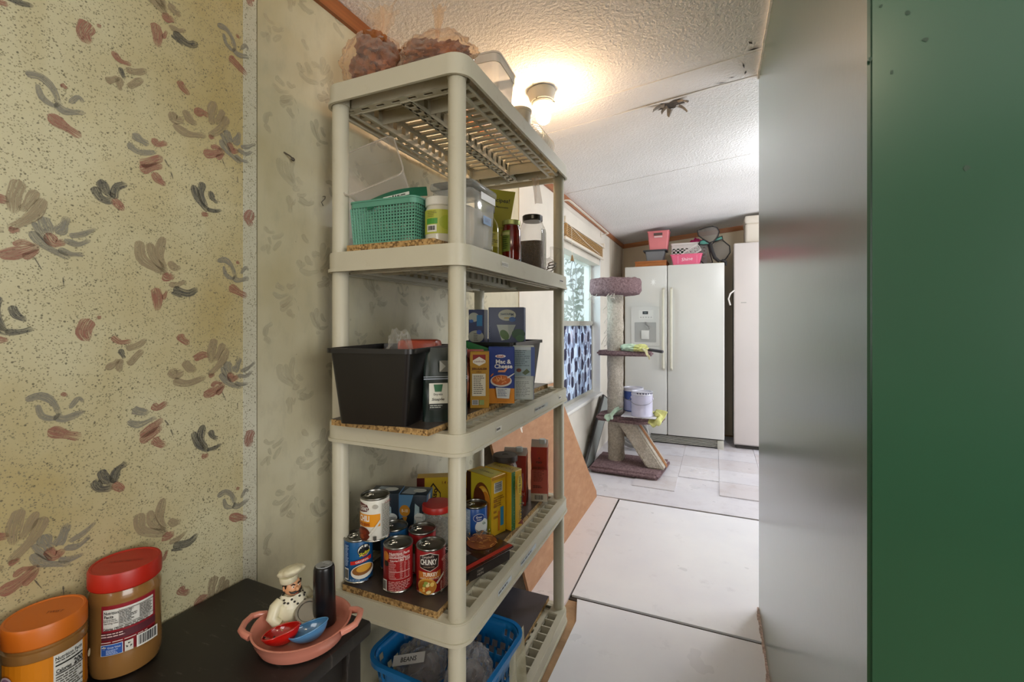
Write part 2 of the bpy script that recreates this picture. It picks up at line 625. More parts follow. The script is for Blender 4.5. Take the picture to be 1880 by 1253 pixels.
M_FLOOR = floor_mat('painted_floor_panel', '#ebeaed', '#e2e1e7', '#a29ca6')
M_FLOOR2 = floor_mat('pinkish_floor_panel', '#e6dcda', '#dfd8da', '#a8958c', 0.55)
M_TILE = floor_mat('vinyl_tile', '#dedbe0', '#cfccd4', '#9a8f96', 0.52)
M_TILE2 = floor_mat('stained_vinyl_tile', '#d6d2d6', '#c9c2c6', '#a8938a', 0.50)
M_SUB = mat('bare_subfloor', '#b28e68', 0.7, var=0.3, vscale=9, bmp=0.2)

# ---- floor
mb = MB()
mb.box(-1.1, 2.3, -2.6, 5.5, -0.10, -0.012, M_SUB)
floor = struct('floor', mb)


def panel(name, pts, m, z0=-0.012, z1=0.0, parent=floor):
    mb = MB()
    mb.prism(pts, z0, z1, m)
    return mb.build(name, parent)


panel('floor_panel', [(-0.575, 1.902), (2.2, 1.948), (2.2, 3.118), (-0.590, 3.060)], M_FLOOR)
panel('floor_panel', [(-0.508, 0.452), (2.2, 0.452), (2.2, 1.93), (0.6, 1.905), (-0.545, 1.882), (-0.508, 1.74)], M_FLOOR)
for k in range(12):              # unseen floor behind the viewer, made brown to dim its reflection
    panel('floor_board', [(-1.0 + .2667 * k, -2.5), (-.736 + .2667 * k, -2.5), (-.736 + .2667 * k, .448), (-1.0 + .2667 * k, .448)], mat('dim_brown_floor', '#7a5a3e', .5, var=.2, vscale=8, stretch=(8, 1, 1)))
panel('floor_panel', [(-1.0, 1.0), (-0.60, 1.0), (-0.583, 1.89), (-0.604, 3.07), (-1.0, 3.07)], M_FLOOR2)
panel('floor_panel', [(-1.0, 3.076), (2.2, 3.130), (2.2, 4.7), (-1.0, 4.7)], M_TILE, -0.012, 0.0)
panel('floor_panel', [(-1.0, 0.452), (-0.53, 0.452), (-0.60, 0.98), (-1.0, 0.98)], M_FLOOR2)
for j, (x0, x1, ys) in enumerate([(-0.86, -0.565, 3.66), (-0.562, -0.266, 3.362), (-0.264, 0.021, 3.702), (0.024, 0.315, 3.405), (0.318, 0.61, 3.405)]):
    y = ys
    i = 0
    while y < 4.95:
        panel('floor_tile', [(x0, y), (x1, y), (x1, y + 0.297), (x0, y + 0.297)], M_TILE2 if (i + j) % 2 else M_TILE, 0.0005, 0.0065 - 0.0004 * ((i + j) % 2))
        y += 0.30
        i += 1

mb = MB()                       # dark strips in the gaps between the panels
M_GAP = mat('dark_gap_strip', '#3d3229', 0.9, var=.3, vscale=40)
mb.prism([(-.592, 1.88), (2.2, 1.925), (2.2, 1.95), (-.592, 1.906)], -.0119, -.009, M_GAP)
mb.prism([(-.61, 3.055), (2.2, 3.115), (2.2, 3.135), (-.61, 3.08)], -.0119, -.009, M_GAP)
mb.prism([(-.594, 1.9), (-.568, 1.9), (-.588, 3.07), (-.612, 3.07)], -.0119, -.009, M_GAP)
mb.build('dark_gap_strip', floor)

# ---- ceiling: sloping sheets with narrow seams
mb = MB()
for x0, x1 in ((-1.1, 2.3),):
    z0, z1 = ceil_z(x0) + 0.006, ceil_z(x1) + 0.006
    mb.add([(x0, -2.6, z0), (x1, -2.6, z1), (x1, 5.5, z1), (x0, 5.5, z0), (x0, -2.6, z0 + .08), (x1, -2.6, z1 + .08), (x1, 5.5, z1 + .08), (x0, 5.5, z0 + .08)],
           [(0, 3, 2, 1), (4, 5, 6, 7), (0, 1, 5, 4), (1, 2, 6, 5), (2, 3, 7, 6), (3, 0, 4, 7)], M_DARK)
ceiling = struct('ceiling', mb)
for y0, y1, dz in ((-2.55, 1.925, 0), (1.928, 2.111, -.002), (2.114, 2.203, -.003), (2.206, 3.093, 0), (3.0965, 4.197, -.001), (4.2005, 5.45, 0)):
    mb = MB()
    x0, x1 = -1.05, 2.25
    if y0 < 2.163 < y1 and False:
        pass
    a, b = ceil_z(x0) + dz, ceil_z(x1) + dz
    mb.add([(x0, y0, a), (x1, y0, b), (x1, y1, b), (x0, y1, a), (x0, y0, a + .007), (x1, y0, b + .007), (x1, y1, b + .007), (x0, y1, a + .007)],
           [(0, 3, 2, 1), (4, 5, 6, 7), (0, 1, 5, 4), (1, 2, 6, 5), (2, 3, 7, 6), (3, 0, 4, 7)], M_CEIL)
    mb.build('ceiling_panel', ceiling)
# torn white seam tape and the damaged spot
mb = MB()
pts = [(-0.40, 2.108), (-0.2, 2.104), (0.0, 2.106), (0.16, 2.11), (0.16, 2.118), (0.0, 2.119), (-0.2, 2.12), (-0.40, 2.114)]
mb.add([(x, y, ceil_z(x) - .006 - .002 * math.sin(i * 2.0)) for i, (x, y) in enumerate(pts)], [tuple(range(8))[::-1]], mat('seam_tape', '#efece6', 0.6))
mb.build('seam_tape', ceiling)
mb = MB()
hole = []
for k in range(14):
    a = 2 * PI * k / 14
    r = 0.045 * (1 + 0.35 * math.sin(k * 2.3))
    hole.append((-0.185 + r * 1.15 * math.cos(a), 2.163 + r * 0.8 * math.sin(a)))
mb.add([(x, y, ceil_z(x) - .0042) for x, y in hole], [tuple(range(14))[::-1]], mat('ceiling_damage', '#4d443c', 0.9, var=0.4, vscale=60))
dm = mb.build('damaged_spot', ceiling)
mb = MB()
for k, (x, y, a, l) in enumerate([(-.215, 2.15, 200, .05), (-.16, 2.19, 30, .045), (-.15, 2.15, -40, .05), (-.19, 2.19, 110, .035), (-.20, 2.165, 160, .03)]):
    ca, sa = math.cos(R(a)), math.sin(R(a))
    mb.grid(lambda u, v: V((x + ca * l * u - sa * (v - .5) * .035 * (1 - u * .6), y + sa * l * u + ca * (v - .5) * .035 * (1 - u * .6), ceil_z(x) - .006 - .022 * u * u - .006 * math.sin(v * 4))), 5, 3, mat('peeling_skin', '#bdb6ae' if k % 2 else '#8d8378', 0.8, var=0.3, vscale=50))
mb.build('peeling_flake', ceiling)
# black scuffs near the green wall
mb = MB()
for x, y, l, w, a in ((.128, 1.90, .05, .006, 5), (.115, 1.85, .03, .005, 60), (.10, 2.0, .05, .003, 80), (.06, 2.07, .03, .003, 20), (.11, 2.06, .03, .004, 95), (.02, 2.09, .05, .003, 12)):
    ca, sa = math.cos(R(a)), math.sin(R(a))
    q = [(x - l / 2 * ca, y - l / 2 * sa), (x + w * sa, y - w * ca), (x + l / 2 * ca, y + l / 2 * sa), (x - w * sa, y + w * ca)]
    mb.add([(px_, py_, ceil_z(px_) - .0045) for px_, py_ in q], [(3, 2, 1, 0)], mat('ceiling_scuff', '#4a4744', 0.9))
mb.build('scuff_marks', ceiling)

# ---- left wall: backing with the window opening, wall sheets, battens
WY0, WY1, WZ0, WZ1 = 3.0, 4.24, 0.525, 1.84
mb = MB()
for y0, y1, z0, z1 in ((-2.6, WY0, 0, 2.2), (WY1, 5.5, 0, 2.2), (WY0, WY1, 0, WZ0), (WY0, WY1, WZ1, 2.2)):
    mb.box(-1.16, -1.006, y0, y1, z0 - .1, z1, M_PANEL)
wall_left = struct('wall_left', mb)


def wsheet(y0, y1, z0, z1, m, x1=WL, x0=-1.006):
    mb = MB()
    mb.box(x0, x1, y0, y1, z0, z1, m)
    return mb.build('wall_panel', wall_left)


mb = MB()
mb.box(-1.006, -1.0035, .7256, .7284, 0, 2.1, M_DARK)
mb.build('seam', wall_left)
wsheet(-2.55, 0.692, -0.012, 2.14, M_PAPER)
wsheet(0.692, 0.7255, -0.012, 2.14, M_PAPER2, WL + .0008)
wsheet(0.7285, 2.29, -0.012, 2.14, M_FADED)
wsheet(2.293, 2.412, -0.012, 2.14, M_PANEL, WL + .004)
wsheet(2.415, WY0, -0.012, 2.14, M_PANEL)
wsheet(WY0, WY1, -0.012, WZ0, M_PANEL)
wsheet(WY0, WY1, WZ1, 2.14, M_PANEL)
wsheet(WY1, 4.64, -0.012, 2.14, M_PANEL)
wsheet(4.643, 5.37, -0.012, 2.14, mat('wall_panel_aged', '#cbbfac', 0.5, var=0.15, vscale=3, stretch=(1, 8, 0.5)))


# brush-stroke print of the wallpaper (half-drop repeat), crisp on the first sheet and worn to a ghost on the second
def stroke_mat(name, col, amax):
    m = bpy.data.materials.new(name)
    nt, N, L, b = nodes_of(m)
    b.inputs['Base Color'].default_value = lin(col)
    b.inputs['Roughness'].default_value = 0.45
    tc = N.new('ShaderNodeTexCoord')
    mp = N.new('ShaderNodeMapping')
    mp.inputs['Scale'].default_value = (1.0, 12.0, 1)
    L.new(tc.outputs['UV'], mp.inputs[0])
    f = tex_noise(nt, mp.outputs[0], 1.4, 3, 0.6)
    a = ramp(nt, f, [(0.30, (amax, amax, amax)), (0.50, (amax * .72,) * 3), (0.66, (amax * 0.05,) * 3)])
    sp = N.new('ShaderNodeSeparateXYZ')
    L.new(tc.outputs['UV'], sp.inputs[0])
    fr = []
    for i in (0, 1):                      # position along and across the stroke
        q_ = N.new('ShaderNodeMath')
        q_.operation = 'FRACT'
        L.new(sp.outputs[i], q_.inputs[0])
        fr.append(q_.outputs[0])
    ad = N.new('ShaderNodeMath')          # ragged, fading tail
    ad.operation = 'MULTIPLY_ADD'
    L.new(f, ad.inputs[0])
    ad.inputs[1].default_value = 0.5
    h_ = N.new('ShaderNodeMath')
    h_.operation = 'MULTIPLY'
    h_.inputs[1].default_value = 0.5
    L.new(fr[0], h_.inputs[0])
    L.new(h_.outputs[0], ad.inputs[2])
    tail = ramp(nt, ad.outputs[0], [(0.62, (1, 1, 1)), (0.80, (0.0, 0.0, 0.0))])
    mu = N.new('ShaderNodeMath')
    mu.operation = 'MULTIPLY'
    L.new(a, mu.inputs[0])
    L.new(tail, mu.inputs[1])
    a = mu.outputs[0]
    tr = N.new('ShaderNodeBsdfTransparent')
    mx = N.new('ShaderNodeMixShader')
    L.new(a, mx.inputs[0])
    L.new(tr.outputs[0], mx.inputs[1])
    L.new(b.outputs[0], mx.inputs[2])
    L.new(mx.outputs[0], N['Material Output'].inputs[0])
    return m


def wallpaper_print(name, ylo, yhi, cols, amax, x, zlo=0.55, zhi=2.1):
    mb = MB()
    mb.uv = []
    q = random.Random(5)
    ms = {k: stroke_mat('%s_%s' % (name, k), c, amax) for k, c in cols.items()}
    for ia in range(-6, 7):
        for ib in range(-6, 8):
            dy, dz = BVEC[0] * ib, BVEC[1] * ib + AVEC * ia
            for col, w, P in STROKES:
                if not all(ylo < y + dy < yhi and zlo < z + dz < zhi for y, z in P):
                    continue
                pts = [V((y + dy, z + dz)) for y, z in P]
                if len(pts) == 2:
                    pts = [pts[0], (pts[0] + pts[1]) / 2, pts[1]]
                n = 9
                path = []
                for i in range(n + 1):            # Catmull-Rom through the points
                    t = i / n * (len(pts) - 1)
                    k = min(int(t), len(pts) - 2)
                    f = t - k
                    p0, p1, p2, p3 = pts[max(k - 1, 0)], pts[k], pts[k + 1], pts[min(k + 2, len(pts) - 1)]
                    path.append(0.5 * ((2 * p1) + (p2 - p0) * f + (2 * p0 - 5 * p1 + 4 * p2 - p3) * f * f + (3 * p1 - p0 - 3 * p2 + p3) * f ** 3))
                vs, ou, ov = [], q.randrange(60), q.randrange(60)
                for i, p in enumerate(path):
                    t = (path[min(i + 1, n)] - path[max(i - 1, 0)]).normalized()
                    nn = V((-t.y, t.x))
                    e = i / n
                    ww = w * 0.66 * (0.72 + 0.28 * math.sin(PI * min(1, e * 1.3 + .1)) + .10 * math.sin(9 * e + ou))
                    if i == 0:
                        ww *= .8
                    if i == n:
                        ww *= .72
                    for s_ in (-1, 0, 1):
                        a = p + nn * ww * s_ + (t * w * .18 * (1 if i == n else -1) if (s_ == 0 and i in (0, n)) else V((0, 0)))
                        vs.append((x, a.x, a.y))
                        mb.uv.append((e * .97 + .01 + ou, s_ * 0.48 + .5 + ov))
                fs = []
                for i in range(n):
                    for j in range(2):
                        a = i * 3 + j
                        fs.append((a, a + 1, a + 4, a + 3))
                mb.add(vs, fs, ms[col])
    return mb.build(name, wall_left, smooth=0)


wallpaper_print('wallpaper_print', 0.05, 0.7245, {'g': '#8b887e', 'k': '#4b4c4e', 'm': '#a06a5c', 't': '#a08f74'}, 0.85, WL + .0012)
wallpaper_print('worn_wallpaper_print', 0.735, 1.95, {'g': '#aeaa97', 'k': '#a5a18d', 'm': '#b5ab94', 't': '#b8b29b'}, 0.33, WL + .0008)

# wall seam line, nail and the bent wire
mb = MB()
mb.tube([(WL + .001, 0.80, 1.625), (WL + .012, 0.808, 1.617), (WL + .014, 0.815, 1.612)], .0018, mat('nail_metal', '#5a544a', 0.4, 0.6))
mb.blob((WL + .012, 0.818, 1.611), (.004, .005, .005), MATS['nail_metal'], 2)
mb.build('bent_nail', wall_left)
mb = MB()
mb.tube([(WL, 0.926, 1.545), (WL + .02, 0.915, 1.54), (WL + .03, 0.905, 1.53), (WL + .022, 0.9, 1.52), (WL + .012, 0.915, 1.515)], .0012, MATS['nail_metal'], 6)
mb.build('wire_hook', wall_left)

# ---- far wall, right-hand walls and the rear of the room
mb = MB()
mb.box(-1.1, 2.3, 5.36, 5.46, -0.1, 2.45, mat('back_wall_panel', '#d9c9ac', 0.5, var=0.1, vscale=2))
struct('wall_back', mb)
M_GREEN = bpy.data.materials.new('dark_green_gloss_paint')
nt, N, L, b = nodes_of(M_GREEN)
vec = coord(nt)
L.new(ramp(nt, tex_noise(nt, vec, 2.0, 4), [(0.3, lin('#204c36')), (0.7, lin('#24533b'))]), b.inputs['Base Color'])
b.inputs['Roughness'].default_value = 0.30
b.inputs['Coat Weight'].default_value = 0.85
b.inputs['Specular IOR Level'].default_value = 0.35
b.inputs['Coat Roughness'].default_value = 0.23
vs_ = coord(nt, 'Object', (1, 6, 0.6))
bump(nt, b, tex_noise(nt, vec, 55, 4), 0.06, 0.002)
GX, GY0, GY1 = 0.163, 0.654, 2.13
mb = MB()
b_ = bmesh.new()
bmesh.ops.create_cube(b_, size=1)
for v in b_.verts:
    v.co = V((GX if v.co.x < 0 else 2.2, GY0 if v.co.y < 0 else GY1, -0.05 if v.co.z < 0 else 2.5))
bmesh.ops.bevel(b_, geom=[e for e in b_.edges if abs(e.verts[0].co.x - GX) < 1e-4 and abs(e.verts[1].co.x - GX) < 1e-4 and abs(e.verts[0].co.y - e.verts[1].co.y) < 1e-4], offset=0.004, segments=2, affect='EDGES')
mb.bm(b_, M_GREEN)
wall_right = struct('wall_right', mb)
# paint chips and dents on the front of the green wall
mb = MB()
q = random.Random(3)
for x, z in ((.175, 1.56), (.165, 1.50), (.215, 1.51), (.20, 1.545), (.25, 1.36), (.185, 1.48), (.395, 1.09), (.40, 1.095), (.39, 1.07), (.41, 1.085), (.32, 0.89), (.33, 0.885), (.37, 1.10)):
    r = q.uniform(.0012, .003)
    pts = [(x + r * q.uniform(.6, 1.4) * math.cos(a * PI / 3), GY0 - .0004, z + r * q.uniform(.6, 1.6) * math.sin(a * PI / 3)) for a in range(6)]
    mb.add(pts, [tuple(range(6))], mat('paint_chip', '#8fa08a' if q.random() < .4 else '#24402f', 0.5))
mb.build('paint_chips', wall_right)
# crumbled white plaster line where the green wall meets ceiling and floor
mb = MB()
n = 40
for i in range(n):
    y0, y1 = GY0 + .3 + (GY1 - GY0 - .3) * i / n, GY0 + .3 + (GY1 - GY0 - .3) * (i + 1) / n
    w0 = .006 + .006 * abs(mnoise.noise(V((y0 * 9, 0, 1))))
    mb.box(GX - w0, GX + .002, y0, y1, ceil_z(GX) - .012 - .012 * abs(mnoise.noise(V((y0 * 12, 3, 1)))), ceil_z(GX) + .002, mat('caulk', '#e4e0d8', 0.7))
mb.build('caulk_line', wall_right)
mb = MB()
for i in range(n):
    y0, y1 = 1.0 + (GY1 - 1.0) * i / n, 1.0 + (GY1 - 1.0) * (i + 1) / n
    w0 = .006 + .014 * abs(mnoise.noise(V((y0 * 11, 2, 1))))
    mb.box(GX - w0, GX + .002, y0, y1, -.002, .006 + .012 * abs(mnoise.noise(V((y0 * 14, 5, 1)))), mat('plaster_crumble', '#c9b4ac', 0.9, var=0.4, vscale=90))
mb.build('crumbled_edge', wall_right)

mb = MB()          # right end of the room with the patio-door opening and one added for the side fill
for y0, y1, z0, z1 in ((-2.6, -1.7, 0, 2.5), (-1.7, .2, 0, .8), (-1.7, .2, 2.02, 2.5), (.2, 3.0, 0, 2.5), (4.7, 5.5, 0, 2.5), (3.0, 4.7, 2.1, 2.5)):
    mb.box(2.2, 2.3, y0, y1, z0 - .1, z1, mat('dim_brown_wall', '#7d6248', .6, var=.15, vscale=6) if y1 < 3.1 else M_PANEL)  # unseen near part made brown to dim reflections in the green wall
struct('wall_right_far', mb)
mb = MB()          # wall behind the viewer with an opening added for the rear fill
for x0, x1, z0, z1 in ((-1.1, -0.8, 0, 2.5), (0.2, 2.3, 0, 2.5), (-0.8, 0.2, 0, 0.9), (-0.8, 0.2, 2.0, 2.5)):
    mb.box(x0, x1, -2.6, -2.5, z0 - .1, z1, MATS['dim_brown_wall'])
struct('wall_front', mb)

# ---- wood trim at the ceiling
mb = MB()
mb.box(WL, WL + .013, -2.5, 5.36, 2.072, 2.117, M_TRIM)
struct('trim_1', mb)
mb = MB()
a, c = ceil_z(-1), ceil_z(2.2)
for y0, y1 in ((5.347, 5.36),):
    mb.add([(-1, y0, a - .05), (2.2, y0, c - .05), (2.2, y0, c), (-1, y0, a), (-1, y1, a - .05), (2.2, y1, c - .05), (2.2, y1, c), (-1, y1, a)],
           [(0, 1, 2, 3), (7, 6, 5, 4), (0, 4, 5, 1), (1, 5, 6, 2), (2, 6, 7, 3), (3, 7, 4, 0)], mat('orange_wood_trim_cross', '#a0622f', 0.4, var=0.25, vscale=14, stretch=(0.15, 1, 6)))
struct('trim_2', mb)
mb = MB()
mb.box(WL, WL + .012, 5.348, 5.36, 0, 2.09, M_BATTEN)
struct('trim_3', mb)

# ---- window of the left wall
win = place('window_1', None, None, (-1.08, 3.62, WZ0))
win['kind'] = 'structure'
HW, HH = (WY1 - WY0) / 2, WZ1 - WZ0
M_ALU = mat('window_frame_metal', '#b9b6ac', 0.4, 0.3, var=0.08)
M_JAMB = mat('window_jamb', '#dfe0e0', 0.45)
mb = MB()
mb.box(-.07, .08, -HW, HW, -.004, .012, M_JAMB)
mb.box(-.07, .08, -HW, HW, HH - .012, HH, M_JAMB)
mb.box(-.07, .08, -HW, -HW + .012, .012, HH - .012, M_JAMB)
mb.box(-.07, .08, HW - .012, HW, .012, HH - .012, M_JAMB)
mb.build('window_frame', win)
mb = MB()
mb.rbox(-.02, .10, -HW - .02, HW + .015, -.012, .014, .004, M_WHITE)
mb.build('window_sill', win)
MID = 0.655
for nm, z0, z1, x in (('upper_sash', MID - .01, HH - .012, -.012), ('lower_sash', .012, MID + .03, .004)):
    mb = MB()
    y0, y1, t = -HW + .013, HW - .013, .03
    if nm == 'lower_sash':
        y1 -= .012
    mb.box(x - .01, x + .012, y0, y1, z0, z0 + t, M_ALU)
    mb.box(x - .01, x + .012, y0, y1, z1 - t - (.01 if nm == 'lower_sash' else 0), z1, M_ALU)
    mb.box(x - .01, x + .012, y0, y0 + t, z0 + t, z1 - t, M_ALU)
    mb.box(x - .01, x + .012, y1 - t, y1, z0 + t, z1 - t, M_ALU)
    sash = mb.build(nm, win)
    mb = MB()
    mb.box(x - .002, x + .002, y0 + t, y1 - t, z0 + t, z1 - t, film('hazy_glass', '#e6ecec', 0.20, 0.25, '#eaf2f2', 0, edge=.25) if nm == 'upper_sash' else None or MATS.get('x') or film('hazy_glass', '#dfeef0', 0.3))
    mb.build('pane', sash)
    if nm == 'lower_sash':
        # stained-glass style privacy film
        m = bpy.data.materials.new('stained_glass_film')
        nt, N, L, b = nodes_of(m)
        vo = N.new('ShaderNodeTexVoronoi')
        vo.inputs['Scale'].default_value = 1.0
        L.new(coord(nt, 'Object', (1, 26, 12)), vo.inputs['Vector'])
        c = ramp(nt, vo.outputs['Color'], [(0.1, lin('#5a5068')), (0.35, lin('#aeb2c8')), (0.5, lin('#ecedf2')), (0.68, lin('#77748e')), (0.9, lin('#d9d2da'))])
        ve = N.new('ShaderNodeTexVoronoi')
        ve.feature = 'DISTANCE_TO_EDGE'
        ve.inputs['Scale'].default_value = 1.0
        L.new(coord(nt, 'Object', (1, 26, 12)), ve.inputs['Vector'])
        c = mixc(nt, ramp(nt, ve.outputs['Distance'], [(0.02, (1, 1, 1)), (0.07, (0, 0, 0))]), c, lin('#e3ebfa'))
        sp = N.new('ShaderNodeSeparateXYZ')
        L.new(coord(nt), sp.inputs[0])
        wv = []
        for i, per in ((1, .20), (2, .24)):           # staggered rows of dark lens shapes
            m1 = N.new('ShaderNodeMath')
            m1.operation = 'MULTIPLY'
            m1.inputs[1].default_value = 2 * PI / per
            L.new(sp.outputs[i], m1.inputs[0])
            m2 = N.new('ShaderNodeMath')
            m2.operation = 'SINE'
            L.new(m1.outputs[0], m2.inputs[0])
            wv.append(m2.outputs[0])
        m3 = N.new('ShaderNodeMath')
        m3.operation = 'MULTIPLY'
        L.new(wv[0], m3.inputs[0])
        L.new(wv[1], m3.inputs[1])
        m4 = N.new('ShaderNodeMath')
        m4.operation = 'ABSOLUTE'
        L.new(wv[0], m4.inputs[0])
        c = mixc(nt, ramp(nt, m3.outputs[0], [(0.28, (0, 0, 0)), (0.42, (.85, .85, .85))]), c, lin('#4c4464'))
        c = mixc(nt, ramp(nt, m4.outputs[0], [(0.0, (.7, .7, .7)), (0.2, (0, 0, 0))]), c, lin('#eceef6'))
        L.new(c, b.inputs['Base Color'])
        b.inputs['Roughness'].default_value = 0.3
        tl = N.new('ShaderNodeBsdfTranslucent')
        L.new(c, tl.inputs[0])
        mx = N.new('ShaderNodeMixShader')
        mx.inputs[0].default_value = 0.7
        L.new(b.outputs[0], mx.inputs[1])
        L.new(tl.outputs[0], mx.inputs[2])
        L.new(mx.outputs[0], N['Material Output'].inputs[0])
        mb = MB()
        mb.box(x + .0025, x + .0035, y0 + t + .002, y1 - t - .002, z0 + t + .002, z1 - t - .012, m)
        mb.build('privacy_film', sash)

# bush outside the window
M_LEAF = mat('outdoor_leaf', '#5d7a58', 0.6, var=0.5, vscale=3)
mb = MB()
q = random.Random(8)
for i in range(3200):
    c = V((-2.7 + q.gauss(0, .25), q.uniform(6.2, 13.0), q.uniform(0, 3.6)))
    if mnoise.noise(c * 1.3) < -.12:
        continue
    s_ = q.uniform(.05, .11)
    a = V((q.uniform(-1, 1), q.uniform(-1, 1), q.uniform(-1, 1))).normalized()
    bb = a.cross(V((q.uniform(-1, 1), q.uniform(-1, 1), q.uniform(-1, 1)))).normalized()
    mb.add([c - a * s_, c + bb * s_ * .4, c + a * s_, c - bb * s_ * .4], [(0, 1, 2, 3)], M_LEAF)
bush = thing('bush', 'leafy green bush outside the window, blurred by the hazy glass', 'bush', (0, 0, 0))
lv = mb.build('foliage', bush, smooth=0)
lv['kind'] = 'stuff'
mb = MB()
for k in range(6):
    y = 6.6 + k * 1.1
    mb.tube([(-2.6, y, -.4), (-2.6 + q.uniform(-.1, .1), y + q.uniform(-.2, .2), .9), (-2.6 + q.uniform(-.2, .2), y + q.uniform(-.3, .3), 2.2)], [.02, .014, .006], mat('branch', '#5a4a3a', 0.8), 6)
mb.build('stem', bush)
mb = MB()
mb.box(-9, -1.17, -3, 12, -.6, -.45, mat('outdoor_ground', '#8a9070', 0.9, var=0.3))
struct('outdoor_ground', mb)

# ================================================================== THE PLASTIC SHELF UNIT
SC, SA = (-0.7425, 1.309), R(1.2)
ZT = [1.815, 1.375, 0.933, 0.495, 0.055]
SW, SLN = 0.423, 0.863


def S(x, y, z):
    """shelf coordinates (x towards the aisle, y along the shelf) to world"""
    c, s_ = math.cos(SA), math.sin(SA)
    return (SC[0] + x * c - y * s_, SC[1] + x * s_ + y * c, z)


def plastic_mat(name, a, b2, dirt):
    m = bpy.data.materials.new(name)
    nt, N, L, b = nodes_of(m)
    vec = coord(nt)
    c = ramp(nt, tex_noise(nt, vec, 4, 3), [(0.3, lin(a)), (0.7, lin(b2))])
    c = mixc(nt, ramp(nt, tex_noise(nt, vec, 22, 5, 0.7), [(0.58, (0, 0, 0)), (0.85, (0.5, 0.5, 0.5))]), c, lin(dirt))
    L.new(c, b.inputs['Base Color'])
    b.inputs['Roughness'].default_value = 0.42
    bump(nt, b, tex_noise(nt, vec, 300, 2), 0.06, 0.001)
    return m


M_SH = plastic_mat('beige_shelf_plastic', '#cac5b1', '#c1bba6', '#a89c7d')
unit = thing('shelf_unit', 'tall beige plastic five-tier storage shelf unit against the wall', 'shelf', (SC[0], SC[1], 0), SA)


